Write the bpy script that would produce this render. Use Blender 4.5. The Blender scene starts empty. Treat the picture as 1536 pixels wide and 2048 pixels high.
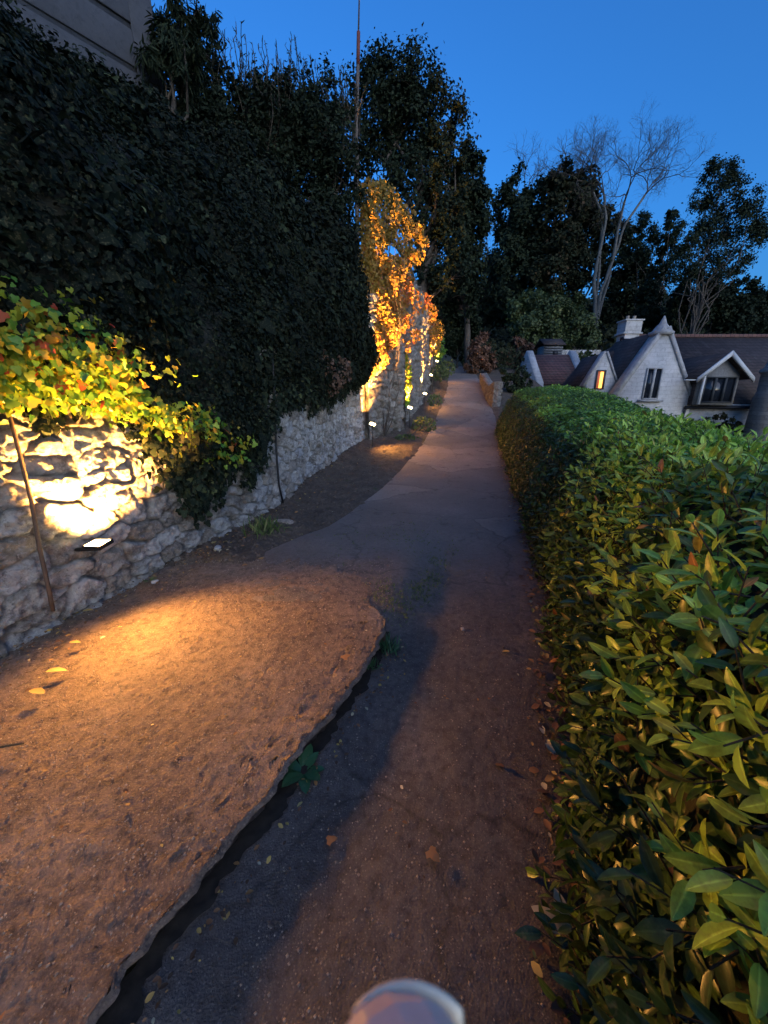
import bpy, math
import numpy as np
from mathutils import Vector, Matrix, Euler

R = math.radians
sc = bpy.context.scene
COL = sc.collection
rng = np.random.default_rng(11)

# ------------------------------------------------------------------ camera, sky, exposure
cam = bpy.data.cameras.new('camera')
cam_ob = bpy.data.objects.new('camera', cam)
COL.objects.link(cam_ob)
sc.camera = cam_ob
PITCH = R(16.8)
cam.sensor_fit = 'VERTICAL'
cam.sensor_height = 36
cam.lens = 13.08
cam.clip_start = 0.01
cam.clip_end = 1000
cam.dof.use_dof = True
cam.dof.focus_distance = 4.0
cam.dof.aperture_fstop = 12.0
cam_ob.location = (0, 0, 1.5)
cam_ob.rotation_euler = (R(90) - PITCH, 0, 0)

SUN_EL, SUN_ROT = R(5), R(155)
world = bpy.data.worlds.new('World')
sc.world = world
world.use_nodes = True
wnt = world.node_tree
bg = wnt.nodes['Background']
sky = wnt.nodes.new('ShaderNodeTexSky')
sky.sky_type = 'NISHITA'
sky.sun_disc = False
sky.sun_elevation = SUN_EL
sky.sun_rotation = SUN_ROT
sky.ozone_density = 6.0
sky.air_density = 1.0
sky.dust_density = 3.4
wnt.links.new(sky.outputs[0], bg.inputs[0])
bg.inputs[1].default_value = 0.148

sun = bpy.data.lights.new('dusk_glow', 'SUN')
sun.energy = 0.19
sun.angle = R(60)
sun.color = (1.0, 0.94, 0.95)
sun_ob = bpy.data.objects.new('dusk_glow', sun)
COL.objects.link(sun_ob)
sun_ob.rotation_euler = Vector((math.sin(SUN_ROT) * .8, math.cos(SUN_ROT) * .8, .6)).to_track_quat('Z', 'Y').to_euler()   # soft afterglow, same bearing as the sky's

vs = sc.view_settings
vs.view_transform = 'Standard'
vs.look = 'None'
vs.gamma = 1
vs.exposure = 1.9
sc.cycles.use_denoising = True
sc.cycles.use_light_tree = False
sc.cycles.max_bounces = 6
sc.cycles.diffuse_bounces = 4
sc.cycles.transparent_max_bounces = 4
sc.cycles.sample_clamp_indirect = 4

# ------------------------------------------------------------------ helpers
def at(px, py, Y):
    """world point seen at photo pixel (1536x2048) at forward distance Y"""
    u = (px - 768) / 744; v = (py - 1024) / 744
    cp, sp = math.cos(PITCH), math.sin(PITCH)
    d = np.array([u, cp - v * sp, -sp - v * cp])
    t = Y / d[1]
    return np.array([0, 0, 1.5]) + d * t

def on_z(px, py, z):
    u = (px - 768) / 744; v = (py - 1024) / 744
    cp, sp = math.cos(PITCH), math.sin(PITCH)
    d = np.array([u, cp - v * sp, -sp - v * cp])
    return np.array([0, 0, 1.5]) + d * ((z - 1.5) / d[2])

def ss(x, a, b):
    t = np.clip((np.asarray(x, float) - a) / (b - a), 0, 1)
    return t * t * (3 - 2 * t)

def hash3(i, j, k, seed=0):
    n = (i.astype(np.int64) * 73856093) ^ (j.astype(np.int64) * 19349663) ^ (k.astype(np.int64) * 83492791) ^ (seed * 2654435 + 1013)
    n = (n ^ (n >> 13)) * 1274126177
    n = n ^ (n >> 16)
    return (n & 0xFFFF) / 65535.0

def vnoise(p, s, seed=0):
    p = np.asarray(p, float) * s
    i = np.floor(p).astype(np.int64); f = p - i; f = f * f * (3 - 2 * f)
    r = 0
    for a in (0, 1):
        for b in (0, 1):
            for c in (0, 1):
                w = (f[..., 0] if a else 1 - f[..., 0]) * (f[..., 1] if b else 1 - f[..., 1]) * (f[..., 2] if c else 1 - f[..., 2])
                r = r + w * hash3(i[..., 0] + a, i[..., 1] + b, i[..., 2] + c, seed)
    return r * 2 - 1

def fbm(p, s, o=4, seed=0):
    r = 0; a = 1; t = 0
    for k in range(o):
        r = r + a * vnoise(p, s, seed + k); t += a; a *= .5; s *= 2.03
    return r / t

def unit(a):
    return a / np.maximum(np.linalg.norm(a, axis=-1, keepdims=True), 1e-9)

def mesh_ob(name, V, faces, mat, parent=None, attrs=None, smooth=False):
    """faces: list of integer arrays (n,k)"""
    me = bpy.data.meshes.new(name)
    V = np.asarray(V, np.float32).reshape(-1, 3)
    if isinstance(faces, np.ndarray): faces = [faces]
    faces = [np.asarray(f, np.int32) for f in faces if len(f)]
    lv = np.concatenate([f.ravel() for f in faces])
    tot = np.concatenate([np.full(len(f), f.shape[1], np.int32) for f in faces])
    st = np.concatenate([[0], np.cumsum(tot)[:-1]]).astype(np.int32)
    me.vertices.add(len(V)); me.vertices.foreach_set('co', V.ravel())
    me.loops.add(len(lv)); me.loops.foreach_set('vertex_index', lv)
    me.polygons.add(len(tot)); me.polygons.foreach_set('loop_start', st); me.polygons.foreach_set('loop_total', tot)
    if smooth: me.polygons.foreach_set('use_smooth', np.ones(len(tot), bool))
    me.update(calc_edges=True)
    for k, a in (attrs or {}).items():
        t = me.attributes.new(k, 'FLOAT', 'POINT'); t.data.foreach_set('value', np.asarray(a, np.float32))
    me.validate()
    if mat: me.materials.append(mat)
    o = bpy.data.objects.new(name, me)
    COL.objects.link(o)
    if parent: o.parent = parent
    return o

def tag(o, label=None, cat=None, group=None, kind=None):
    if label: o['label'] = label
    if cat: o['category'] = cat
    if group: o['group'] = group
    if kind: o['kind'] = kind
    return o

def empty(name, loc, label, cat, group=None):
    o = bpy.data.objects.new(name, None); COL.objects.link(o)
    o.location = tuple(float(c) for c in loc); o.empty_display_size = .1
    bpy.context.view_layer.update()
    return tag(o, label, cat, group)

def adopt(o, root):
    """mesh built in world coordinates becomes a child of root, shifted to its local frame"""
    o.data.transform(Matrix.Translation(-Vector(root.location)))
    o.parent = root
    return o

def grid_faces(nr, nc):
    i = np.arange(nr - 1)[:, None] * nc + np.arange(nc - 1)[None]
    return np.stack([i, i + 1, i + nc + 1, i + nc], -1).reshape(-1, 4)

class MB:
    """collects boxes, prisms and tubes into one mesh"""
    def __init__(s): s.V = []; s.F = {}; s.n = 0
    def add(s, V, F):
        V = np.asarray(V, float)
        for f in F: s.F.setdefault(len(f), []).append([i + s.n for i in f])
        s.V.append(V); s.n += len(V); return s
    def box(s, c, d, rz=0, M=None):
        x, y, z = [k / 2 for k in d]
        V = np.array([[a, b, e] for a in (-x, x) for b in (-y, y) for e in (-z, z)])
        if rz: V = V @ np.array([[math.cos(rz), math.sin(rz), 0], [-math.sin(rz), math.cos(rz), 0], [0, 0, 1]])
        if M is not None: V = V @ np.asarray(M).T
        return s.add(V + np.asarray(c), [(0, 1, 3, 2), (4, 6, 7, 5), (0, 4, 5, 1), (2, 3, 7, 6), (0, 2, 6, 4), (1, 5, 7, 3)])
    def prism(s, poly, off):
        """poly: (n,3) points, extruded by vector off"""
        poly = np.asarray(poly, float); n = len(poly)
        V = np.concatenate([poly, poly + np.asarray(off)])
        F = [tuple(range(n))[::-1], tuple(range(n, 2 * n))] + [(i, (i + 1) % n, (i + 1) % n + n, i + n) for i in range(n)]
        return s.add(V, F)
    def lathe(s, c, prof, n=8, rot=0.4):
        c = np.asarray(c, float); V = []
        for r, z in prof:
            for k in range(n):
                a = 2 * math.pi * k / n + rot
                V.append(c + [r * math.cos(a), r * math.sin(a), z])
        F = []
        for i in range(len(prof) - 1):
            for k in range(n):
                F.append((i * n + k, i * n + (k + 1) % n, (i + 1) * n + (k + 1) % n, (i + 1) * n + k))
        F.append(tuple(range(n))[::-1]); F.append(tuple((len(prof) - 1) * n + k for k in range(n)))
        return s.add(V, F)
    def tube(s, pts, rad, n=8):
        pts = np.asarray(pts, float); m = len(pts)
        rad = np.broadcast_to(rad, (m,))
        V = []
        for i in range(m):
            t = unit(pts[min(i + 1, m - 1)] - pts[max(i - 1, 0)])
            a = unit(np.cross(t, [0.31, 0.2, 0.93] if abs(t[2]) < .9 else [1, 0, 0])); b = np.cross(t, a)
            for k in range(n):
                w = 2 * math.pi * k / n
                V.append(pts[i] + rad[i] * (math.cos(w) * a + math.sin(w) * b))
        F = [(i * n + k, i * n + (k + 1) % n, (i + 1) * n + (k + 1) % n, (i + 1) * n + k) for i in range(m - 1) for k in range(n)]
        F += [tuple(range(n))[::-1], tuple((m - 1) * n + k for k in range(n))]
        return s.add(V, F)
    def build(s, name, mat, root=None, bevel=0, smooth=False):
        o = mesh_ob(name, np.concatenate(s.V), [np.array(f) for f in s.F.values()], mat, smooth=smooth)
        if root is not None: adopt(o, root)
        if bevel:
            b = o.modifiers.new('bevel', 'BEVEL'); b.width = bevel; b.segments = 2
        return o

def tubes(segs, sides=4):
    """segs: (n,8) p0,p1,r0,r1 -> verts, faces of open frustums"""
    S = np.asarray(segs, float)
    p0, p1, r0, r1 = S[:, :3], S[:, 3:6], S[:, 6], S[:, 7]
    t = unit(p1 - p0)
    ref = np.where(np.abs(t[:, 2:3]) < .9, np.array([[0, 0, 1.]]), np.array([[1., 0, 0]]))
    a = unit(np.cross(t, ref)); b = np.cross(t, a)
    w = np.arange(sides) * 2 * math.pi / sides
    ring = np.cos(w)[None, :, None] * a[:, None] + np.sin(w)[None, :, None] * b[:, None]
    V = np.concatenate([p0[:, None] + ring * r0[:, None, None], p1[:, None] + ring * r1[:, None, None]], 1)
    k = np.arange(sides); k2 = (k + 1) % sides
    f = np.stack([k, k2, k2 + sides, k + sides], -1)
    F = (np.arange(len(S))[:, None, None] * 2 * sides + f[None]).reshape(-1, 4)
    return V.reshape(-1, 3), F

# ---- leaf templates: x along the leaf (0..1), y across, z normal
def strip_leaf(xs, ws, fold=.18, droop=.12):
    xs = np.array(xs); ws = np.array(ws); V = []
    for x, w in zip(xs, ws):
        z = -droop * x * x
        V += [[x, 0, z], [x, w / 2, z + fold * w / 2], [x, -w / 2, z + fold * w / 2]]
    F = []
    for i in range(len(xs) - 1):
        a = 3 * i; b = a + 3
        F += [(a, b, b + 1, a + 1), (a, a + 2, b + 2, b)]
    return np.array(V), np.array(F)
LAUREL = strip_leaf([0, .1, .18, .35, .6, .82, .94, 1], [.02, .02, .2, .34, .37, .24, .1, .005], .35, .22)
OVAL = strip_leaf([0, .12, .5, .85, 1], [.01, .26, .52, .3, .01], .3, .15)
NARROW = strip_leaf([0, .3, .7, 1], [.02, .16, .13, .01], .2, .3)
DIAMOND = (np.array([[0, 0, 0], [.5, .3, .06], [1, 0, -.08], [.5, -.3, .06]]), np.array([[0, 2, 1], [0, 3, 2]]))
_iv = np.array([[0, 0, 0], [-.12, .3, 0], [.2, .5, -.06], [.36, .3, 0], [.7, .28, -.02], [1, 0, -.12], [.7, -.28, -.02], [.36, -.3, 0], [.2, -.5, -.06], [-.12, -.3, 0], [.4, 0, .05]])
IVY = (_iv, np.array([[i, i + 1, 10] for i in range(0, 9)] + [[9, 0, 10]]))

def frames(n, normal, up=None, spread=.5, droop=.5, r=None):
    """leaf directions: hanging along the surface (up vector minus droop), normals jittered"""
    r = r or rng
    N = unit(np.asarray(normal) + r.normal(0, spread, (n, 3)))
    D = r.normal(0, .6, (n, 3)) + (np.array([0, 0, -droop]) if up is None else up)
    D = unit(D - N * (D * N).sum(1, keepdims=True))
    return D, N

def leaves(name, tpl, P, D, N, S, mat, tone, width=1.0, root=None):
    T, F = tpl
    P = np.asarray(P, float); n = len(P)
    W = np.cross(N, D)
    S = np.broadcast_to(S, (n,)); wd = np.broadcast_to(width, (n,))
    V = P[:, None] + S[:, None, None] * (T[None, :, 0, None] * D[:, None] + T[None, :, 1, None] * W[:, None] * wd[:, None, None] + T[None, :, 2, None] * N[:, None])
    k = len(T)
    FF = (np.arange(n)[:, None, None] * k + F[None]).reshape(-1, F.shape[1])
    o = mesh_ob(name, V.reshape(-1, 3), FF, mat, attrs={'tone': np.repeat(tone, k), 'rib': np.tile((np.abs(T[:, 1]) < 1e-4).astype(float), n)}, smooth=(F.shape[1] == 4))
    if root is not None: adopt(o, root)
    return o

# ------------------------------------------------------------------ materials
def mat(name):
    m = bpy.data.materials.new(name); m.use_nodes = True
    nt = m.node_tree; b = nt.nodes['Principled BSDF']
    return m, nt, b
def N_(nt, t, **kw):
    n = nt.nodes.new(t)
    for k, v in kw.items():
        if isinstance(k, str) and hasattr(n, k): setattr(n, k, v)
    return n
def ramp(nt, src, stops, interp='LINEAR'):
    r = nt.nodes.new('ShaderNodeValToRGB'); cr = r.color_ramp; cr.interpolation = interp
    while len(cr.elements) < len(stops): cr.elements.new(.5)
    for e, (p, c) in zip(cr.elements, stops):
        e.position = p; e.color = (*c, 1) if len(c) == 3 else c
    nt.links.new(src, r.inputs[0]); return r.outputs[0]
def noise(nt, scale, detail=5, rough=.6, co=None, w=0):
    n = nt.nodes.new('ShaderNodeTexNoise'); n.inputs['Scale'].default_value = scale
    n.inputs['Detail'].default_value = detail; n.inputs['Roughness'].default_value = rough
    if co is not None: nt.links.new(co, n.inputs['Vector'])
    return n.outputs['Fac']
def geo(nt): return nt.nodes.new('ShaderNodeNewGeometry').outputs['Position']
def mix(nt, a, b, f, mode='MIX'):
    m = nt.nodes.new('ShaderNodeMix'); m.data_type = 'RGBA'; m.blend_type = mode
    for s, v in ((m.inputs['Factor'], f), (m.inputs['A'], a), (m.inputs['B'], b)):
        if hasattr(v, 'is_output'): nt.links.new(v, s)
        elif isinstance(v, (int, float)): s.default_value = v
        else: s.default_value = (*v, 1)
    return m.outputs['Result']
def bump(nt, b, h, strength=.5, dist=.02, prev=None):
    k = nt.nodes.new('ShaderNodeBump'); k.inputs['Strength'].default_value = strength; k.inputs['Distance'].default_value = dist
    nt.links.new(h, k.inputs['Height'])
    if prev is not None: nt.links.new(prev, k.inputs['Normal'])
    nt.links.new(k.outputs[0], b.inputs['Normal']); return k.outputs[0]

def leaf_mat(name, stops, rough=.42, trans=.25, spec=.4):
    m, nt, b = mat(name)
    a = nt.nodes.new('ShaderNodeAttribute'); a.attribute_name = 'tone'
    c = ramp(nt, a.outputs['Fac'], stops)
    if name == 'laurel_leaf':
        rb = nt.nodes.new('ShaderNodeAttribute'); rb.attribute_name = 'rib'
        c = mix(nt, c, mix(nt, c, (1.7, 1.6, 1.8), 1.0, 'MULTIPLY'), ramp(nt, rb.outputs['Fac'], [(.8, (0, 0, 0)), (.97, (1, 1, 1))]))
        c = mix(nt, c, mix(nt, c, (.6, .55, .5), 1.0, 'MULTIPLY'), ramp(nt, noise(nt, 25, 4, .7, geo(nt)), [(.45, (0, 0, 0)), (.65, (1, 1, 1))]))
    c2 = mix(nt, c, (0.25, .22, .12), ramp(nt, noise(nt, 60, 2, co=geo(nt)), [(.55, (0, 0, 0)), (.75, (.35, .35, .35))]))
    nt.links.new(c2, b.inputs['Base Color']); b.inputs['Roughness'].default_value = rough
    b.inputs['Specular IOR Level'].default_value = spec
    if trans:
        t = nt.nodes.new('ShaderNodeBsdfTranslucent'); nt.links.new(c2, t.inputs['Color'])
        ms = nt.nodes.new('ShaderNodeMixShader'); ms.inputs[0].default_value = trans
        out = nt.nodes['Material Output']
        nt.links.new(b.outputs[0], ms.inputs[1]); nt.links.new(t.outputs[0], ms.inputs[2]); nt.links.new(ms.outputs[0], out.inputs[0])
    return m

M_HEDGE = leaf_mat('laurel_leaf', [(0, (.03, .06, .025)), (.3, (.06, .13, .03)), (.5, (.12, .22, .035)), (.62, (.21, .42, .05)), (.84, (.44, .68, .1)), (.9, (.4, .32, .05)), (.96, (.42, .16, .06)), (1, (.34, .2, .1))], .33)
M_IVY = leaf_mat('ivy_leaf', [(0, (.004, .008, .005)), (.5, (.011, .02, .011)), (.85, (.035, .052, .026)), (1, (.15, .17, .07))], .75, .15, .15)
M_VINE = leaf_mat('vine_leaf', [(0, (.05, .16, .03)), (.3, (.14, .3, .03)), (.55, (.36, .4, .03)), (.78, (.5, .33, .03)), (.9, (.5, .12, .03)), (1, (.4, .05, .03))], .45, .35)
M_CREEP = leaf_mat('creeper_leaf', [(0, (.22, .18, .04)), (.4, (.4, .25, .04)), (.75, (.44, .2, .05)), (1, (.42, .12, .06))], .5, .42)
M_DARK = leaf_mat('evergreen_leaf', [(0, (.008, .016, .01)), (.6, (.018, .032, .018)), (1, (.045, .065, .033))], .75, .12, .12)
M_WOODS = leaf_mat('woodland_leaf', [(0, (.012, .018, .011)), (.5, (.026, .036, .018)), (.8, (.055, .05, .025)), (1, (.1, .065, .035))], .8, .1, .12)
M_RUST = leaf_mat('rusty_leaf', [(0, (.08, .05, .035)), (.6, (.16, .08, .05)), (1, (.24, .11, .06))], .6, .15)
M_OLIVE = leaf_mat('olive_leaf', [(0, (.05, .08, .03)), (.6, (.09, .13, .04)), (1, (.18, .18, .06))], .6, .15)
M_GRASS = leaf_mat('grass_blade', [(0, (.06, .11, .03)), (.6, (.13, .18, .05)), (1, (.25, .25, .09))], .5, .2)
M_LITTER = leaf_mat('dry_leaf', [(0, (.09, .05, .03)), (.4, (.2, .1, .05)), (.7, (.38, .2, .07)), (.88, (.5, .38, .1)), (1, (.5, .48, .36))], .6, .1)
M_WEED = leaf_mat('weed_leaf', [(0, (.03, .1, .05)), (1, (.06, .17, .07))], .35)

def bark(name, c0, c1):
    m, nt, b = mat(name)
    g = geo(nt); n = noise(nt, 9, 6, .7, g)
    nt.links.new(ramp(nt, n, [(.3, c0), (.7, c1)]), b.inputs['Base Color']); b.inputs['Roughness'].default_value = .9
    bump(nt, b, n, .6, .02); return m
M_BARK = bark('bark', (.05, .04, .03), (.13, .11, .09))
M_PALEBARK = bark('pale_bark', (.09, .09, .08), (.24, .24, .22))
M_TWIG = bark('twig_brown', (.035, .028, .02), (.07, .055, .035))
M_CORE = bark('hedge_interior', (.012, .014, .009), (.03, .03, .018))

def stone_mat(name, tones, sc_=1.0, moss=.3):
    m, nt, b = mat(name)
    g = geo(nt)
    a = nt.nodes.new('ShaderNodeAttribute'); a.attribute_name = 'tone'
    mo = nt.nodes.new('ShaderNodeAttribute'); mo.attribute_name = 'mortar'
    base = ramp(nt, a.outputs['Fac'], tones)
    n1 = noise(nt, 7 * sc_, 8, .7, g); n2 = noise(nt, 45 * sc_, 6, .75, g); n3 = noise(nt, 2.2, 4, .6, g)
    n4 = noise(nt, 18 * sc_, 8, .8, g)
    c = mix(nt, base, (.14, .11, .085), ramp(nt, n1, [(.46, (0, 0, 0)), (.62, (.8, .8, .8))]))
    c = mix(nt, c, (.1, .09, .08), ramp(nt, n4, [(.54, (0, 0, 0)), (.64, (.75, .75, .75))]))
    c = mix(nt, c, (.72, .72, .7), ramp(nt, n2, [(.53, (0, 0, 0)), (.72, (.7, .7, .7))]))
    c = mix(nt, c, (.12, .1, .08), mo.outputs['Fac'])
    c = mix(nt, c, (.07, .085, .035), ramp(nt, n3, [(.58, (0, 0, 0)), (.75, (moss, moss, moss))]))
    nt.links.new(c, b.inputs['Base Color']); b.inputs['Roughness'].default_value = .9
    k = bump(nt, b, n1, .9, .06); bump(nt, b, n2, 1, .025, k)
    return m
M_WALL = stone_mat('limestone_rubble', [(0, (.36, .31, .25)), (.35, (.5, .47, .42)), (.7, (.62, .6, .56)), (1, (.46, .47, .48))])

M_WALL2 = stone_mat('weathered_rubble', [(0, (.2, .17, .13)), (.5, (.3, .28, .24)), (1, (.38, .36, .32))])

def ground_mat(name, stops, stones, sp=.5, big=2.0, fine=90, rough=.8, spots=None, crack=None, bs=1.0, far=None):
    m, nt, b = mat(name)
    g = geo(nt)
    n0 = noise(nt, big, 5, .6, g); n1 = noise(nt, 22, 7, .75, g); n2 = noise(nt, fine, 4, .7, g)
    c = ramp(nt, n0, stops)
    c = mix(nt, c, (.045, .035, .03), ramp(nt, n1, [(.35, (.75, .75, .75)), (.55, (0, 0, 0))]))
    v = nt.nodes.new('ShaderNodeTexVoronoi'); v.inputs['Scale'].default_value = fine * .9; nt.links.new(g, v.inputs['Vector'])
    v2 = nt.nodes.new('ShaderNodeTexVoronoi'); v2.inputs['Scale'].default_value = fine * .33; nt.links.new(g, v2.inputs['Vector'])
    dots = mix(nt, ramp(nt, v.outputs['Color'], [(.5, (0, 0, 0)), (.62, (sp * 1.5, sp * 1.5, sp * 1.5))]), ramp(nt, v.outputs['Distance'], [(.12, (1, 1, 1)), (.46, (0, 0, 0))]), 1.0, 'MULTIPLY')
    dots = mix(nt, dots, ramp(nt, n1, [(.35, (.15, .15, .15)), (.65, (1, 1, 1))]), 1.0, 'MULTIPLY')
    c = mix(nt, c, stones, dots)
    dk = ramp(nt, v2.outputs['Distance'], [(.0, (.8, .8, .8)), (.25, (0, 0, 0))])
    c = mix(nt, c, (.05, .04, .035), mix(nt, (0, 0, 0), dk, ramp(nt, n2, [(.5, (0, 0, 0)), (.6, (1, 1, 1))])))
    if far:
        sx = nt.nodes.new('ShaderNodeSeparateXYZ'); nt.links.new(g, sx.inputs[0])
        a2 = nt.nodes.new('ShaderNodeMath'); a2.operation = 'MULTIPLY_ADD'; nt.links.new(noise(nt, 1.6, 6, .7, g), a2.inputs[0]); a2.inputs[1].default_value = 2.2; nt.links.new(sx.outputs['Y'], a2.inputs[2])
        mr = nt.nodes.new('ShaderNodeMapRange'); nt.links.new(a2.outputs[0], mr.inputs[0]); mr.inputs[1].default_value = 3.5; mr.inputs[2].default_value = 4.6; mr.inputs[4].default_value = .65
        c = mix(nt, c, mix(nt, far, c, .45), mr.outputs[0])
    if spots:
        n5 = noise(nt, spots[0], 6, .7, g); c = mix(nt, c, spots[1], ramp(nt, n5, [(spots[2], (0, 0, 0)), (spots[2] + .1, (.8, .8, .8))]))
    if crack:
        wv = nt.nodes.new('ShaderNodeTexNoise'); wv.inputs['Scale'].default_value = 2.5; wv.inputs['Detail'].default_value = 6; nt.links.new(g, wv.inputs['Vector'])
        ad = nt.nodes.new('ShaderNodeVectorMath'); ad.operation = 'MULTIPLY_ADD'; ad.inputs[1].default_value = (.55, .55, .0); nt.links.new(wv.outputs['Color'], ad.inputs[0]); nt.links.new(g, ad.inputs[2])
        vc = nt.nodes.new('ShaderNodeTexVoronoi'); vc.feature = 'DISTANCE_TO_EDGE'; vc.inputs['Scale'].default_value = crack; nt.links.new(ad.outputs[0], vc.inputs['Vector'])
        vb = nt.nodes.new('ShaderNodeTexVoronoi'); vb.inputs['Scale'].default_value = crack; nt.links.new(ad.outputs[0], vb.inputs['Vector'])
        bw_ = nt.nodes.new('ShaderNodeRGBToBW'); nt.links.new(vb.outputs['Color'], bw_.inputs[0])
        c = mix(nt, c, mix(nt, c, (1.35, 1.33, 1.3), 1.0, 'MULTIPLY'), ramp(nt, bw_.outputs[0], [(.45, (0, 0, 0)), (.6, (1, 1, 1))]))
        c = mix(nt, c, (.03, .028, .022), ramp(nt, vc.outputs['Distance'], [(.0, (.5, .5, .5)), (.009, (0, 0, 0))]))
    nt.links.new(c, b.inputs['Base Color']); b.inputs['Roughness'].default_value = rough
    k = bump(nt, b, n1, .6, .03 * bs); k = bump(nt, b, n2, .8, .012 * bs, k); bump(nt, b, v.outputs['Distance'], .5, .008 * bs, k)
    return m
M_SLAB = ground_mat('worn_concrete', [(.3, (.15, .105, .078)), (.55, (.215, .155, .115)), (.75, (.31, .24, .185))], (.44, .34, .25), .5, 2.2, 130, .85, bs=.6)
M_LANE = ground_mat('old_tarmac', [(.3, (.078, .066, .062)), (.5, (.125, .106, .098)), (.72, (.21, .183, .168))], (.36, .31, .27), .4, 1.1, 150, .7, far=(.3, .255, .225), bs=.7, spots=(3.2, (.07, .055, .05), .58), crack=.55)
M_DIRT = ground_mat('verge_soil', [(.3, (.06, .045, .035)), (.6, (.12, .09, .065)), (.8, (.18, .14, .1))], (.24, .2, .16), .35, 3, 60, .95, spots=(5, (.05, .07, .025), .6))
M_HILL = ground_mat('hill_earth', [(.3, (.03, .035, .02)), (.6, (.05, .055, .03)), (.8, (.08, .065, .04))], (.1, .1, .06), .3, .3, 12, .95)

def plain(name, c, rough=.6, metal=0, sc_=20, var=.35, bstr=.3, bd=.004):
    m, nt, b = mat(name)
    n = noise(nt, sc_, 6, .7, geo(nt))
    d = tuple(x * (1 - var) for x in c); e = tuple(min(1, x * (1 + var)) for x in c)
    nt.links.new(ramp(nt, n, [(.3, d), (.7, e)]), b.inputs['Base Color'])
    b.inputs['Roughness'].default_value = rough; b.inputs['Metallic'].default_value = metal
    bump(nt, b, n, bstr, bd); return m
M_GRIT = plain('grit_stone', (.3, .25, .2), .9, 0, 40, .6)
M_BLACK = plain('black_rubber', (.02, .02, .022), .5)
M_RUSTY = plain('rusty_iron', (.09, .055, .035), .7)
M_FIX = plain('lamp_housing', (.03, .03, .03), .4, .6)
M_POLE = plain('pole_wood', (.12, .1, .085), .9)
M_POLER = plain('pole_red_sleeve', (.17, .05, .035), .7)
M_PAINT = plain('white_paint', (.55, .57, .58), .5, 0, 8, .1)
M_TIMBER = plain('grey_timber', (.2, .2, .2), .9, 0, 12, .3)
M_GUTTER = plain('black_gutter', (.015, .015, .018), .5)
M_LEAD = plain('window_frame_dark', (.03, .035, .04), .6)
M_POT = plain('clay_pot', (.42, .36, .3), .8)
def render_mat(name, c):
    m, nt, b = mat(name); g = geo(nt)
    n = noise(nt, 1.2, 6, .7, g); n2 = noise(nt, 9, 6, .8, g)
    cc = ramp(nt, n, [(.3, tuple(x * .72 for x in c)), (.7, c)])
    cc = mix(nt, cc, tuple(x * .45 for x in c), ramp(nt, n2, [(.5, (0, 0, 0)), (.75, (.8, .8, .8))]))
    nt.links.new(cc, b.inputs['Base Color']); b.inputs['Roughness'].default_value = .9
    bump(nt, b, n2, .5, .03); return m
M_HOUSE = render_mat('house_stone', (.085, .095, .115))
def masonry(name, c1, c2, mortar, bw=.45, rh=.2):
    m, nt, b = mat(name)
    tc = nt.nodes.new('ShaderNodeTexCoord'); mp = nt.nodes.new('ShaderNodeMapping'); mp.inputs['Rotation'].default_value = (R(90), 0, 0)
    nt.links.new(tc.outputs['Object'], mp.inputs[0])
    w = nt.nodes.new('ShaderNodeTexNoise'); w.inputs['Scale'].default_value = 3; nt.links.new(tc.outputs['Object'], w.inputs['Vector'])
    va = nt.nodes.new('ShaderNodeVectorMath'); va.operation = 'MULTIPLY_ADD'; va.inputs[1].default_value = (.12, .12, .12)
    nt.links.new(w.outputs['Color'], va.inputs[0]); nt.links.new(mp.outputs[0], va.inputs[2])
    br = nt.nodes.new('ShaderNodeTexBrick'); nt.links.new(va.outputs[0], br.inputs['Vector'])
    br.inputs['Color1'].default_value = (*c1, 1); br.inputs['Color2'].default_value = (*c2, 1); br.inputs['Mortar'].default_value = (*mortar, 1)
    br.inputs['Scale'].default_value = 1; br.inputs['Brick Width'].default_value = bw; br.inputs['Row Height'].default_value = rh
    br.inputs['Mortar Size'].default_value = .012; br.inputs['Bias'].default_value = -.1
    n = noise(nt, 6, 7, .75, geo(nt)); n2 = noise(nt, 1.1, 5, .6, geo(nt))
    c = mix(nt, br.outputs['Color'], tuple(x * .35 for x in c1), ramp(nt, n, [(.5, (0, 0, 0)), (.72, (.7, .7, .7))]))
    c = mix(nt, c, tuple(min(1, x * 1.25) for x in c2), ramp(nt, n2, [(.5, (0, 0, 0)), (.7, (.6, .6, .6))]))
    nt.links.new(c, b.inputs['Base Color']); b.inputs['Roughness'].default_value = .9
    k = bump(nt, b, br.outputs['Fac'], -.5, .02); bump(nt, b, n, .5, .02, k); return m
M_COTT = masonry('cottage_limestone', (.46, .46, .45), (.54, .53, .52), (.4, .39, .38))
M_COPE = plain('coping_stone', (.34, .34, .34), .9, 0, 5, .3)
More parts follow.
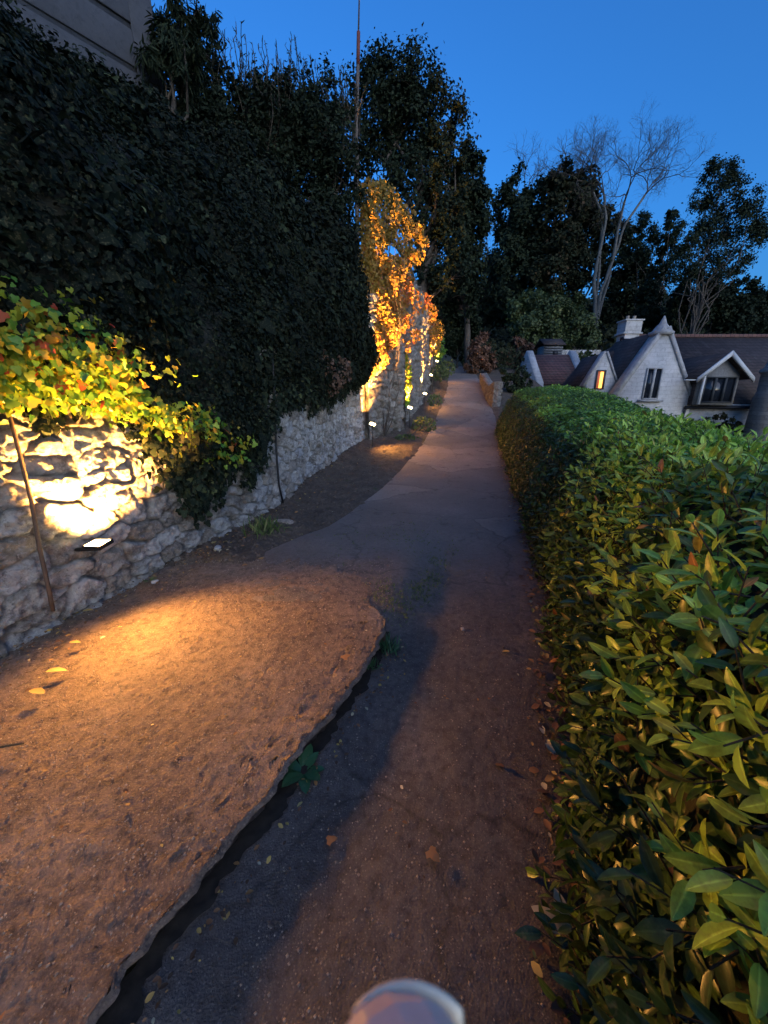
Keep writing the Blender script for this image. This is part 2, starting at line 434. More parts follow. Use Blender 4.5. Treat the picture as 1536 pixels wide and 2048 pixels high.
def tiles(name, c1, c2, rh=.17):
    m, nt, b = mat(name)
    tc = nt.nodes.new('ShaderNodeTexCoord')
    br = nt.nodes.new('ShaderNodeTexBrick')
    sx = nt.nodes.new('ShaderNodeSeparateXYZ'); nt.links.new(tc.outputs['Object'], sx.inputs[0])
    ad = nt.nodes.new('ShaderNodeMath'); ad.operation = 'ADD'; nt.links.new(sx.outputs['X'], ad.inputs[0]); nt.links.new(sx.outputs['Y'], ad.inputs[1])
    cb = nt.nodes.new('ShaderNodeCombineXYZ'); nt.links.new(ad.outputs[0], cb.inputs[0]); nt.links.new(sx.outputs['Z'], cb.inputs[1])
    nt.links.new(cb.outputs[0], br.inputs['Vector'])
    br.inputs['Color1'].default_value = (*c1, 1); br.inputs['Color2'].default_value = (*c2, 1); br.inputs['Mortar'].default_value = (.015, .013, .012, 1)
    br.inputs['Scale'].default_value = 1; br.inputs['Brick Width'].default_value = .26; br.inputs['Row Height'].default_value = rh
    br.inputs['Mortar Size'].default_value = .014
    n = noise(nt, 1.8, 6, .7, geo(nt))
    c = mix(nt, br.outputs['Color'], (.13, .13, .11), ramp(nt, n, [(.55, (0, 0, 0)), (.75, (.7, .7, .7))]))
    nt.links.new(c, b.inputs['Base Color']); b.inputs['Roughness'].default_value = .8
    bump(nt, b, br.outputs['Fac'], -.6, .03); return m
M_ROOF = tiles('stone_tile_roof', (.04, .027, .026), (.075, .052, .047))
M_ROOFR = tiles('red_tile_roof', (.13, .06, .055), (.18, .085, .07))
m, nt, b = mat('window_glass'); b.inputs['Base Color'].default_value = (.015, .02, .03, 1); b.inputs['Roughness'].default_value = .08; M_GLASS = m
def emis(name, c, s):
    m, nt, b = mat(name); b.inputs['Base Color'].default_value = (*c, 1)
    b.inputs['Emission Color'].default_value = (*c, 1); b.inputs['Emission Strength'].default_value = s; return m
M_LIT = emis('lit_window', (1, .45, .08), .9)
M_CURT = emis('lit_curtain', (.55, .14, .06), .12)
M_LENS = emis('lamp_lens', (1, .75, .36), 12)
WARM = (1.0, .43, .085)

# ------------------------------------------------------------------ ground shape
WALLP = np.array([(-2.6, -3), (-2.45, -1.2), (-2.3, .3), (-2.19, 1.8), (-1.97, 2.78), (-1.68, 4.2), (-1.48, 5.3), (-1.3, 7.6), (-1.0, 9.8), (-.62, 11.3), (.05, 12.5), (.5, 13.5), (.95, 15), (1.6, 17.5), (2.15, 20), (2.7, 22.5), (3.3, 26)])
def wx(y): return np.interp(y, WALLP[:, 1], WALLP[:, 0])
def zl(y): return np.interp(y, [-60, 8, 12, 15, 17.5, 20, 22.5, 28, 40, 60, 80, 140], [0, 0, .25, .7, 1.3, 1.95, 2.5, 3.5, 6, 13, 19, 32])
def xr(y): return np.interp(y, [-3, .0, .65, 1.28, 2.25, 3.6, 6.7, 12, 15.6, 22, 28], [.3, .42, .54, .79, 1.15, 1.52, 2.31, 3.6, 4.4, 5.3, 6.2])
def xl(y): return np.interp(y, [-3, 2.0, 2.4, 3.0, 3.5, 4.2, 6.3, 12, 15, 20, 28], [-.9, -.6, -1.2, -1.3, -1.05, -.68, -.07, 1.3, 2.0, 3.2, 4.6])
def hback(y): return np.interp(y, [-3, .5, 2.75, 6.4, 10, 14, 20, 28], [1.9, 1.95, 2.85, 4.85, 6.3, 7.2, 8, 9])
def H(x, y):
    x = np.asarray(x, float); y = np.asarray(y, float)
    z = zl(y)
    dl = wx(y) - .28 - x
    rise = (ss(dl, 0, 1.3) * 3.6 + np.clip(dl - 1, 0, 60) * .42) * ss(-y, -34, -22) + np.clip(dl - 1, 0, 80) * .25 * (1 - ss(-y, -34, -22))
    z = z + np.where(dl > 0, rise, 0)
    zr = np.interp(y, [-60, 25, 32, 45, 60, 80, 140], [-2.6, -2.2, -1, 3, 9, 16, 28])
    f = ss(x - hback(y), .1, 3.2)
    return z * (1 - f) + zr * f

def spaced(a, b, near, n, k):
    t = np.linspace(-1, 1, n); s = np.sinh(k * t) / math.sinh(k)
    return np.where(s < 0, near + (near - a) * s, near + (b - near) * s)
gx = spaced(-160, 160, 1, 230, 5.0); gy = spaced(-80, 180, 8, 230, 4.2)
X, Y = np.meshgrid(gx, gy)
Z = H(X, Y)
Z = Z + fbm(np.stack([X, Y, 0 * X], -1), .35, 4) * .25 * ss(np.abs(X - 1), 4, 12)
nearpath = (X > wx(Y) - .3) & (X < hback(Y)) & (Y < 28)
Z = np.where(nearpath, Z - .22, Z)
tag(mesh_ob('ground', np.stack([X, Y, Z], -1), grid_faces(len(gy), len(gx)), M_HILL, smooth=True), kind='structure')

def sheet(name, ys, xa, xb, nc, zf, m):
    f = np.linspace(0, 1, nc)[None]
    yy = np.repeat(ys[:, None], nc, 1); xx = xa(ys)[:, None] * (1 - f) + xb(ys)[:, None] * f
    return tag(mesh_ob(name, np.stack([xx, yy, zf(xx, yy)], -1), grid_faces(len(ys), nc), m, smooth=True), kind='structure')

def p3(x, y, s=0): return np.stack([x, y, np.full_like(x, s)], -1)
ys = np.concatenate([np.arange(-1.5, 4, .02), np.arange(4, 30, .08)])
def raise_(x, y): return .1 * ss(y, 2.05, 2.45) * (1 - ss(y, 3.3, 5)) * ss(.55 + (y - 3) * .2 - x, 0, .45)
def lane_z(x, y):
    n = p3(x, y)
    return zl(y) + raise_(x, y) + fbm(n, 1.3, 3) * .015 + fbm(n, 9, 3) * .005 + vnoise(n, 34) * .0018
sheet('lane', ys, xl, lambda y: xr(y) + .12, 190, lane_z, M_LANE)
def verge_z(x, y):
    n = p3(x, y, 3.)
    d = ss(xl(y) + .1 + .12 * vnoise(p3(y, y * 0), 2.2, 9) + .05 * vnoise(p3(y, y * 0), 8, 9) - x, 0, .3)
    return zl(y) + raise_(x, y) - .03 - .1 * (1 - ss(y + .12 * vnoise(p3(x, y), 5, 2), 2.85, 3.2)) + d * (.06 + .05 * fbm(n, 2.5, 4)) + ss(wx(y) + .6 - x, 0, .6) * .12 * ss(y, 3.6, 6) + d * np.abs(fbm(n, 12, 3)) * .05
sheet('verge', np.concatenate([np.arange(2.5, 6, .025), np.arange(6, 30, .06)]), lambda y: wx(y) - .12, lambda y: xl(y) + .3, 110, verge_z, M_DIRT)
def bank_z(x, y): return zl(y) - .02 + fbm(p3(x, y, 5.), 3, 4) * .04 + ss(x - xr(y), 0, .4) * .06
sheet('hedge_bed', np.arange(-1.5, 28, .06), lambda y: xr(y) - .03, lambda y: hback(y) + .3, 60, bank_z, M_DIRT)

# raised concrete strip on the left, broken off at its far end
gg, ff = np.meshgrid(np.linspace(0, 1, 470), np.linspace(0, 1, 330), indexing='ij')
yend = np.interp(ff, [0, .15, .5, .7, .82, .885, .94, 1], [3.34, 3.24, 3.1, 3.0, 2.92, 2.78, 2.45, 2.06])
yend = yend + (.08 * vnoise(np.stack([ff * 9, ff * 0, ff * 0], -1), 1.6, 5) + .07 * vnoise(np.stack([ff * 9, ff * 0, ff * 0], -1), 5, 6) + .03 * vnoise(np.stack([ff * 9, ff * 0, ff * 0], -1), 14, 8)) * ss(ff, .1, .4)
yy = -1.3 + (yend + 1.3) * gg ** .9
def xe(y):
    b = np.interp(y, [-1.5, .0, .5, .83, 1.06, 1.33, 1.78, 2.1, 3.2], [-1.16, -.88, -.70, -.54, -.415, -.26, -.085, .04, .1])
    return b + .022 * vnoise(np.stack([y, y * 0, y * 0], -1), 5, 2) + .012 * vnoise(np.stack([y, y * 0, y * 0], -1), 26, 3) + .006 * vnoise(np.stack([y, y * 0, y * 0], -1), 70, 4)
xx = wx(yy) - .1 + (xe(yy) - wx(yy) + .1) * ff
n = p3(xx, yy, 1.)
edge = np.minimum((xe(yy) - xx), (yend - yy))
zz = .1 + fbm(n, 1.5, 3) * .012 + fbm(n, 14, 4) * .006 + np.abs(vnoise(n, 42)) * .004 - .012 * (1 - ss(edge, 0, .02))
V = np.stack([xx, yy, zz], -1).reshape(-1, 3)
F = grid_faces(*xx.shape)
nr, nc = xx.shape
ring = np.concatenate([np.arange(nr) * nc + nc - 1, (nr - 1) * nc + np.arange(nc - 1)[::-1]])
low = V[ring].copy(); low[:, 2] = -.03; low[:nr, 0] -= .1 + .015 * np.abs(vnoise(low[:nr] * [0, 1, 0], 12))
k = np.arange(len(ring) - 1)
SK = np.stack([ring[k], len(V) + k, len(V) + k + 1, ring[k + 1]], -1)
tag(mesh_ob('concrete_strip', np.concatenate([V, low]), [F, SK], M_SLAB, smooth=True), kind='structure')

# ------------------------------------------------------------------ rubble walls
def voro(u, v, cu, cv, seed):
    """anisotropic jittered cells: returns F1, F2-F1, cell random, offset in cell"""
    u = u / cu; v = v / cv
    row = np.floor(v)
    i0 = np.floor(u).astype(int); j0 = np.floor(v).astype(int)
    d1 = np.full(u.shape, 9.); d2 = np.full(u.shape, 9.); idr = np.zeros(u.shape); ox = np.zeros(u.shape); oy = np.zeros(u.shape); id2 = np.zeros(u.shape)
    for a in (-2, -1, 0, 1, 2):
        for b_ in (-2, -1, 0, 1, 2):
            i = i0 + a; j = j0 + b_; kz = np.zeros_like(i)
            cx = i + .5 + (hash3(i, j, kz, seed) - .5) * .95; cy = j + .5 + (hash3(i, j, kz + 1, seed) - .5) * .8
            w = (hash3(i, j, kz + 2, seed) - .5) * .35
            dx = u - cx; dy = v - cy
            d = np.sqrt(dx * dx + dy * dy) + w
            m1 = d < d1
            d2 = np.where(m1, d1, np.minimum(d2, d))
            idr = np.where(m1, hash3(i, j, kz + 3, seed), idr); id2 = np.where(m1, hash3(i, j, kz + 4, seed), id2)
            ox = np.where(m1, dx, ox); oy = np.where(m1, dy, oy)
            d1 = np.where(m1, d, d1)
    return d1, d2 - d1, idr, id2, ox, oy

def rubble(name, path, zb, zt, res, m, cu=.3, cv=.17, depth=.06, seed=3, thick=.35, closed=True):
    """path (n,2) left to right along the face whose outside is to the right-hand side (+x for +y paths)"""
    path = np.asarray(path, float)
    seg = np.concatenate([[0], np.cumsum(np.linalg.norm(np.diff(path, axis=0), axis=1))])
    n = int(seg[-1] / res) + 1; s = np.linspace(0, seg[-1], n)
    px = np.interp(s, seg, path[:, 0]); py = np.interp(s, seg, path[:, 1])
    ker = max(1, int(.3 / res))
    if closed and len(path) > 3:
        kk = np.ones(2 * ker + 1) / (2 * ker + 1)
        px = np.convolve(np.pad(px, ker, 'edge'), kk, 'valid'); py = np.convolve(np.pad(py, ker, 'edge'), kk, 'valid')
    tx = np.gradient(px); ty = np.gradient(py); l = np.hypot(tx, ty); nx, ny = ty / l, -tx / l
    zb_ = zb(s, px, py); zt_ = zt(s, px, py)
    nv = int(np.max(zt_ - zb_) / res) + 1
    h = np.linspace(0, 1, nv)[:, None]
    ZZ = zb_[None] + (zt_ - zb_)[None] * h; SS = np.repeat(s[None], nv, 0)
    q = np.stack([SS, ZZ, SS * 0], -1)
    wu = SS + .06 * fbm(q, 3.1, 3, seed); wv = ZZ + .05 * fbm(q, 3.7, 3, seed + 9)
    d1, e, r1, r2, ox, oy = voro(wu, wv, cu, cv, seed)
    k = ss(e, .015, .17)
    disp = depth * (k * (.45 + .8 * r1) + k * (r2 - .5) * ox * .7 + k * (r1 - .5) * oy * .9)
    if res < .02:
        for cs_, am in ((.1, .02), (.045, .011), (.022, .006)):
            _, _, ra, rb_, o1, o2 = voro(wu + .02 * fbm(q, 12, 2, 5), wv + .02 * fbm(q, 12, 2, 6), cs_, cs_ * .75, seed + 50)
            disp += am * (ra - .5 + (rb_ - .5) * o1 * 1.2 + (ra - .5) * o2)
    disp += depth * .9 * (.45 - np.abs(fbm(q, 6, 5, seed + 2))) + depth * .8 * (.3 - np.abs(fbm(q + .2 * fbm(q, 3, 2, 77)[..., None], 15, 4, seed + 6))) + .008 * fbm(q, 40, 3, seed + 4) + .05 * fbm(q, .8, 2, seed + 5)
    Vx = px[None] + nx[None] * disp; Vy = py[None] + ny[None] * disp
    Vf = np.stack([Vx, Vy, ZZ], -1)
    # top and back
    top = np.stack([px - nx * thick, py - ny * thick, zt_ + .02], -1); bot = np.stack([px - nx * thick, py - ny * thick, zb_], -1)
    A = np.concatenate([Vf, top[None], bot[None]], 0)
    tone = np.concatenate([r2, np.repeat(r2[-1:], 2, 0)], 0); mort = np.concatenate([1 - ss(e, .03, .14), np.zeros((2, n))], 0)
    V = A.reshape(-1, 3); nr = nv + 2
    F = grid_faces(nr, n)
    caps = []
    for c in (0, n - 1):
        f = np.arange(nr) * n + c
        for i in range(nr // 2 - 1):
            caps.append([f[i], f[i + 1], f[nr - 2 - i], f[nr - 1 - i]])
    return mesh_ob(name, V, [F, np.array(caps)], m, attrs={'tone': tone.ravel(), 'mortar': mort.ravel() * .5}, smooth=res > .02)

def low_edge(y): return np.interp(y, [-2, 1.6, 2.2, 2.75, 3.1, 3.5, 4.2, 5.0, 5.6, 6.6, 8, 9.5, 11], [1.75, 1.72, 1.72, 1.55, 1.05, .88, 1.05, 1.5, 1.65, 1.55, 1.6, 1.85, 2.1]) + .09 * np.sin(np.asarray(y) * 5.3) + .05 * np.sin(np.asarray(y) * 13.1)
WALL_TOP = lambda y: np.interp(y, [-3, 2, 4, 8, 11.3], [2.5, 2.5, 2.7, 2.9, 3.2])
w1 = rubble('stone_retaining_wall', [p for p in WALLP if p[1] < 11.5], lambda s, x, y: zl(y) - .1, lambda s, x, y: np.minimum(WALL_TOP(y), low_edge(y) + .55), .0135, M_WALL, .27, .15, .048, 3)
tag(w1, 'pale rubble stone retaining wall along the left of the lane, half covered by ivy', 'wall')
far_top = lambda y: np.interp(y, [11, 12.2, 13.5, 17, 20, 22.5, 26], [4.2, 4.6, 5.7, 5.7, 5.4, 5.2, 5.0])
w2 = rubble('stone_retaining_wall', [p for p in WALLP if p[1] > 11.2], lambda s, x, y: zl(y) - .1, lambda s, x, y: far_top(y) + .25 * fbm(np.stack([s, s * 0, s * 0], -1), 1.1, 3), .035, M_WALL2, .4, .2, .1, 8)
tag(w2, 'tall far stretch of rubble wall behind the row of small lamps, higher than the near one', 'wall')
# buttress
bp = [(.34, 12.95), (.52, 12.9), (.62, 13.2)]
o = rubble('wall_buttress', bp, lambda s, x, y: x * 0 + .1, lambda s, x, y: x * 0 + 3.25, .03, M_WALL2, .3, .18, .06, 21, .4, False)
tag(o, 'dark narrow stone buttress jutting from the far wall between two lamps', 'buttress')
# pale pier and low wall at the right where the hedge ends
o = rubble('garden_wall', [(5.1, 17.0), (4.95, 16.9), (4.75, 16.95), (4.75, 17.3), (5.0, 19.5), (5.4, 22)][::-1], lambda s, x, y: zl(y) - .1, lambda s, x, y: np.interp(y, [16.9, 18, 22], [2.25, 2.1, 2.9]), .03, stone_mat('pinkish_stone', [(0, (.2, .17, .15)), (1, (.28, .25, .22))], 1, .1), .35, .2, .05, 31, .3, False)
tag(o, 'low pinkish stone garden wall end beyond the far end of the hedge', 'wall')

# ------------------------------------------------------------------ uplights along the wall
def uplight(p, target, power, face, size=.062, spot=75, label='', blend=.55, wash=0.25, wall_at=None):
    root = empty('wall_uplight', p, label, 'lamp', 'small floodlights along the foot of the wall')
    p = np.asarray(p, float); bd = unit(np.asarray(target, float) - p); d = unit(np.asarray(face, float))
    a = unit(np.cross(d, [0.2, 1., 0.])); b_ = np.cross(a, d)
    Mx = np.stack([a, b_, d], 1)
    MB().box(p - d * .02, (size * 2.1, size * 1.5, .022), M=Mx).build('housing', M_FIX, root, .006)
    rim = MB()
    for sx, sy, w, h in ((1, 0, .012, size * 1.5), (-1, 0, .012, size * 1.5)): rim.box(p - d * .012 + a * sx * (size * 1.05 + .003), (w, h, .026), M=Mx)
    for sy in (1, -1): rim.box(p - d * .012 + b_ * sy * (size * .75 + .004), (size * 2.1, .012, .026), M=Mx)
    rim.build('rim', M_FIX, root, .003)
    MB().box(p - d * .004, (size * 1.95, size * 1.36, .008), M=Mx).build('glass', M_LENS, root)
    g = np.array([p[0], p[1], zl(p[1]) - .05])
    if p[1] < 3: MB().tube([p - d * .045, p - d * .05 + [-.3, .02, -.02]], .014, 8).build('bracket', M_FIX, root)
    else: MB().tube([p - d * .05, p * [1, 1, 0] + [0, 0, p[2] - .14] - d * [.05, .05, 0], g - d * [.05, .05, 0]], .009, 6).build('spike', M_FIX, root)
    L = bpy.data.lights.new('beam', 'SPOT'); L.energy = power; L.color = WARM; L.spot_size = R(spot); L.spot_blend = blend; L.shadow_soft_size = .03
    lo = bpy.data.objects.new('beam', L); COL.objects.link(lo); lo.parent = root
    lo.location = Vector(tuple(d * .03)) + Vector((.05, -.01, 0) if p[1] < 3 else (0, 0, 0)); lo.rotation_euler = Vector(tuple(-bd)).to_track_quat('Z', 'Y').to_euler()
    if wall_at is not None:
        wd = unit(np.asarray(wall_at) - p); L3 = bpy.data.lights.new('wall_beam', 'SPOT'); L3.energy = 260; L3.color = WARM; L3.spot_size = R(46); L3.spot_blend = .5; L3.shadow_soft_size = .03
        l3 = bpy.data.objects.new('wall_beam', L3); COL.objects.link(l3); l3.parent = root; l3.location = Vector(tuple(d * .03)); l3.rotation_euler = Vector(tuple(-wd)).to_track_quat('Z', 'Y').to_euler()
    if wash:
        sd = unit(np.array([.7, -.46, -.4]) if p[1] < 3 else np.array([.8, -.35, -.45]))
        L2 = bpy.data.lights.new('spill', 'SPOT'); L2.energy = wash; L2.color = WARM; L2.spot_size = R(135); L2.spot_blend = 1; L2.shadow_soft_size = .11
        l2 = bpy.data.objects.new('spill', L2); COL.objects.link(l2); l2.parent = root
        l2.location = Vector(tuple(d * .04 + sd * .07)); l2.rotation_euler = Vector(tuple(-sd)).to_track_quat('Z', 'Y').to_euler()
    return root
LP = [(195, 1085, 2.27), (745, 848, 10.7), (820, 815, 13.5), (850, 787, 17.0), (863, 750, 19.6), (874, 722, 22.2)]
lamps = []
lbl = ['nearest brightest small floodlight, low against the rubble wall at the left edge',
       'second nearest floodlight, beside the tall creeper covered corner of wall',
       'third floodlight along the wall, just beyond the dark stone buttress',
       'fourth floodlight along the wall, under a narrow lit strip of stone',
       'fifth floodlight along the wall, between the narrow lit strip and a bush',
       'farthest and highest floodlight along the wall, under yellow leaves']
for i, (a_, b_, Y_) in enumerate(LP):
    p = at(a_, b_, Y_)
    wxx = wx(p[1] + .05) + .06
    if i == 0: tgt = (wxx - .02, p[1] + .18, p[2] + .36); e, sp, ws = 260, 112, 82
    elif i == 1: tgt = tuple(at(768, 580, 12.2)); e, sp, ws = 3600, 46, 90
    else: tgt = (wx(p[1] + .45) + .1, p[1] + .45, p[2] + 1.5); e, sp, ws = 1500, 42, 40
    lamps.append(uplight(p, tgt, e, (-.1, -.12, 1) if i == 0 else (.15, -.55, .8), size=.062 if i == 0 else .075, spot=sp, label=lbl[i], wash=ws, wall_at=(at(733, 800, 11.3) if i == 1 else None)))

# ------------------------------------------------------------------ ivy bank over the near wall
def crest(y): return np.interp(y, [-2, 2, 3, 4.6, 6.4, 8, 9, 11], [3.6, 3.68, 3.88, 4.38, 5.15, 5.5, 5.4, 5.4])
def lean(y): return np.interp(y, [-2, 3, 4.6, 6.4, 8, 9.3, 11], [.5, .65, 1.3, 1.55, 1.1, .5, .2])
def bank(y, h, inset=0.):
    """h 0..1 face, 1..2 top running back"""
    y = np.asarray(y, float); h = np.asarray(h, float)
    hf = np.clip(h, 0, 1); ht = np.clip(h - 1, 0, 1)
    lo = low_edge(y); cr = crest(y)
    z = lo + (cr - lo) * hf
    out = .2 * ss(hf, 0, .06) + .16 * np.sin(hf * 3.1) - lean(y) * hf ** 1.6
    x = wx(y) + .02 + out - ht * 1.6
    z = z + .1 * np.sin(ht * 3.14) - ht * .5
    q = np.stack([x, y, z], -1)
    b_ = .34 * fbm(q, .8, 3, 40) + .16 * fbm(q, 2.6, 3, 41)
    x = x + (b_ - inset) * ss(hf, -.01, .05); z = z + (b_ - inset) * ss(h, .9, 1.1)
    return np.stack([x, y, z], -1)
def surf_normal(f, a, b_, ea=.06, eb=.03):
    return unit(np.cross(f(a + ea, b_) - f(a - ea, b_), f(a, b_ + eb) - f(a, b_ - eb)))
root = empty('ivy', (-2.0, 4, 0), 'huge dark mass of ivy draped over the bank above the near stone wall', 'ivy')
ya, ha = np.meshgrid(np.linspace(-1.8, 10.9, 200), np.linspace(0, 2, 110), indexing='ij')
G = bank(ya, ha, .07)
G[:, 0, 0] = wx(ya[:, 0]) + .01
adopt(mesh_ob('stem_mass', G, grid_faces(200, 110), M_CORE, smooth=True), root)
def ivy_on(nl, ylo, yhi, hmax, size, seed, name='foliage', tpl=IVY, tonefn=None, mt=M_IVY, hmin=0, out=.0):
    r = np.random.default_rng(seed)
    y = r.uniform(ylo, yhi, nl); h = hmin + r.power(.8, nl) * (hmax - hmin)
    P = bank(y, h); Nn = surf_normal(bank, y, h)
    Nn = np.where(Nn[:, :1] * 1 + Nn[:, 2:] * .5 < 0, -Nn, Nn)
    P = P + Nn * (r.uniform(-.09, .06, (nl, 1)) + .09 * (r.random((nl, 1)) < .12) + out)
    D, N2 = frames(nl, Nn + [0, 0, .35], None, .6, .8, r)
    S = size * r.uniform(.45, 1.1, nl) * (1 + .8 * (r.random(nl) < .07))
    t = np.clip(r.beta(1.3, 3.2, nl) + .25 * fbm(P, 1.2, 2, 7), 0, 1)
    return P, D, N2, S, t
acc = [ivy_on(56000, -1.5, 4.5, 1.15, .038, 1), ivy_on(50000, 4.3, 7.5, 1.2, .052, 2), ivy_on(26000, 7.3, 10.9, 1.25, .085, 3), ivy_on(4000, -1, 10.9, 1.0, .12, 5)]
# trailing strands below the lower edge
r = np.random.default_rng(9)
for k in range(420):
    y0 = r.uniform(1.2, 10.8); L = r.uniform(.08, .5) * (1.2 if 2.9 < y0 < 5.2 else .7); m_ = int(L / .02)
    t = np.linspace(0, 1, m_); yv = y0 + t * r.normal(0, .12) + .03 * np.sin(t * 9 + k)
    P = np.stack([wx(yv) + .12 + .1 * (1 - t), yv, low_edge(yv) + .06 - t * L], -1) + r.normal(0, .025, (m_, 3))
    D, N2 = frames(m_, np.tile([1, -.3, .3], (m_, 1)), None, .4, .9, r)
    acc.append((P, D, N2, r.uniform(.04, .075, m_), r.beta(2, 2.2, m_)))
P, D, N2, S, t = [np.concatenate([a[i] for a in acc]) for i in range(5)]
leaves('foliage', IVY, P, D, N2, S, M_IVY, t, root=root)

# colourful vine over the first lamp
root = empty('vine', (-1.95, 2.3, 1.6), 'yellow green and red autumn vine glowing above the nearest floodlight', 'vine')
n_ = 4600; r = np.random.default_rng(21)
y = np.clip(r.normal(2.25, .62, n_), .7, 3.7); hh = r.beta(1.4, 2.2, n_)
topz = np.interp(y, [.7, 1.6, 2.4, 3.1, 3.7], [1.85, 1.9, 2.15, 1.65, 1.3]); lowz = np.interp(y, [.7, 1.8, 2.3, 2.8, 3.2, 3.7], [1.5, 1.48, 1.5, 1.36, 1.1, .8])
z = lowz + (topz - lowz) * hh + .05 * r.normal(size=n_)
x = wx(y) + .17 + .2 * np.sin(hh * 2.6) + .05 * r.normal(size=n_) + .1 * fbm(np.stack([y * 0, y, z], -1), 3, 2, 3)
P = np.stack([x, y, z], -1)
keep = (fbm(P, 2.6, 2, 13) > -.42 + .5 * ss(hh, .4, 1))
P = P[keep]; hh = hh[keep]
D, N2 = frames(len(P), np.tile([.9, -.25, .25], (len(P), 1)), None, .5, .7, r)
tone = np.clip(.45 + .3 * fbm(P, 2.2, 2, 3) + .22 * r.normal(size=len(P)), 0, 1)
leaves('foliage', IVY, P, D, N2, r.uniform(.025, .065, len(P)), M_VINE, tone, root=root)
sg = []
for k in range(26):
    y0 = r.uniform(1.2, 3.2); p = np.array([wx(y0) + .12, y0, 1.5 + r.uniform(-.1, .1)]); sg.append([wx(2.3) + .1, 2.3, 1.5, *p, .005, .004])
    for j in range(8):
        q = p + [r.normal(0, .02), r.normal(0, .05), .1]; sg.append([*p, *q, .004, .003]); p = q
V, F = tubes(sg, 5); adopt(mesh_ob('stems', V, F, M_TWIG), root)

# tall creeper over the far corner, lit from below
root = empty('climbing_creeper', (.1, 12.6, .4), 'tall orange and yellow creeper climbing the wall corner, lit by a floodlight', 'creeper')
r = np.random.default_rng(31); acc = []
def blob(px, py, Y, rx, rz, n, s, ry=.22, tone=.45):
    c = at(px, py, Y)
    q = r.normal(size=(n, 3)); q = unit(q) * r.uniform(.5, 1.0, (n, 1)) ** .5
    P = c + q * [rx, ry, rz]
    D, N2 = frames(n, np.tile([.35, -.8, -.1], (n, 1)), None, .5, .6, r)
    acc.append((P, D, N2, s * r.uniform(.6, 1.3, n), np.clip(tone + .2 * r.normal(size=n), 0, 1)))
for px, py, Y, rx, rz, n, tn in [(765, 425, 12.6, .5, .8, 700, .25), (790, 455, 12.8, .55, .5, 420, .3), (750, 500, 12.2, .32, .9, 700, .35), (765, 560, 12.3, .48, .7, 800, .5), (800, 585, 12.8, .45, .45, 420, .75), (752, 620, 12.0, .38, .7, 750, .45),
                                 (775, 660, 12.2, .4, .55, 620, .45), (745, 690, 11.8, .35, .5, 560, .5), (738, 730, 11.6, .26, .3, 380, .4), (760, 715, 11.9, .26, .3, 240, .7), (800, 640, 12.9, .3, .4, 200, .65),
  (738, 400, 12.3, .3, .5, 350, .3), (736, 450, 12.2, .25, .6, 400, .35), (735, 520, 12.1, .25, .6, 420, .4), (735, 590, 12.0, .25, .55, 420, .5), (733, 650, 11.8, .2, .4, 300, .5), (790, 540, 12.6, .35, .4, 400, .5), (785, 620, 12.6, .35, .4, 400, .6)]:
    blob(px, py, Y, rx, rz, int(n * 1.9), .08, tone=tn)
for k in range(5):   # arching arm at the right
    for px, py in [(800, 420), (818, 440), (835, 462), (843, 482), (838, 505), (825, 520), (812, 498)]:
        blob(px + r.normal(0, 4), py + r.normal(0, 6), 12.9, .16, .16, 16, .11, .16, .35)
for px, py in [(815, 560), (828, 590), (838, 615), (815, 640), (830, 670), (812, 690)]: blob(px, py, 13.6, .22, .22, 50, .09, .2, .6)
P, D, N2, S, t = [np.concatenate([a[i] for a in acc]) for i in range(5)]
leaves('foliage', OVAL, P, D, N2, S, M_CREEP, t, 1.5, root)
sg = []
for k in range(16):
    p = np.array([-.35 + r.uniform(0, .6), 11.8 + r.uniform(0, .8), .6 + r.uniform(0, 1)]); sg.append([.0, 12.2, .3, *p, .02, .012])
    for j in range(16):
        q = p + [r.normal(.01, .06), r.normal(.02, .03), .32]; sg.append([*p, *q, .009, .007]); p = q
for a_, b_, Y_ in [((790, 540), (840, 530), 13), ((800, 500), (835, 455), 12.9), ((790, 640), (850, 660), 13.4), ((780, 700), (840, 690), 13.2)]:
    p0 = at(*a_, Y_ - .3); p1 = at(*b_, Y_); sg.append([*p0, *p1, .02, .008])
V, F = tubes(sg, 5); adopt(mesh_ob('stems', V, F, M_BARK), root)

# lit foliage strips further along the wall
def wallplant(name, items, label, mt, seed, cat='creeper', size=.1):
    global r, acc
    r = np.random.default_rng(seed); acc = []
    c = at(items[0][0], items[0][1], items[0][2])
    for (px, py, Y, rx, rz, n, tn) in items: blob(px, py, Y, rx, rz, n, size, min(rx, .3), tn)
    root = empty(name, (c[0], c[1], zl(c[1])), label, cat)
    P, D, N2, S, t = [np.concatenate([a[i] for a in acc]) for i in range(5)]
    leaves('foliage', OVAL, P, D, N2, S, mt, t, 1.4, root)
    pts = sorted([at(a_[0], a_[1], a_[2]) for a_ in items], key=lambda p: p[2])
    pts = [np.array([pts[0][0], pts[0][1], zl(pts[0][1]) - .05])] + pts
    MB().tube(pts, np.linspace(.03, .01, len(pts)), 6).build('stem', M_BARK, root)
wallplant('climbing_creeper', [(811, 800, 13.75, .12, .22, 160, .4), (812, 770, 13.75, .17, .3, 300, .5), (813, 745, 13.75, .16, .3, 300, .45), (808, 720, 13.75, .13, .25, 200, .5)], 'narrow yellow creeper on the wall just above the third floodlight', M_VINE, 41)
wallplant('climbing_creeper', [(868, 690, 19.5, .35, .5, 240, .3), (862, 655, 19.2, .45, .5, 300, .5), (856, 625, 18.6, .45, .4, 240, .6), (876, 665, 20, .35, .5, 180, .35), (846, 600, 17.5, .4, .35, 180, .8)], 'brownish yellow creeper hanging from the top of the far wall', M_CREEP, 42)
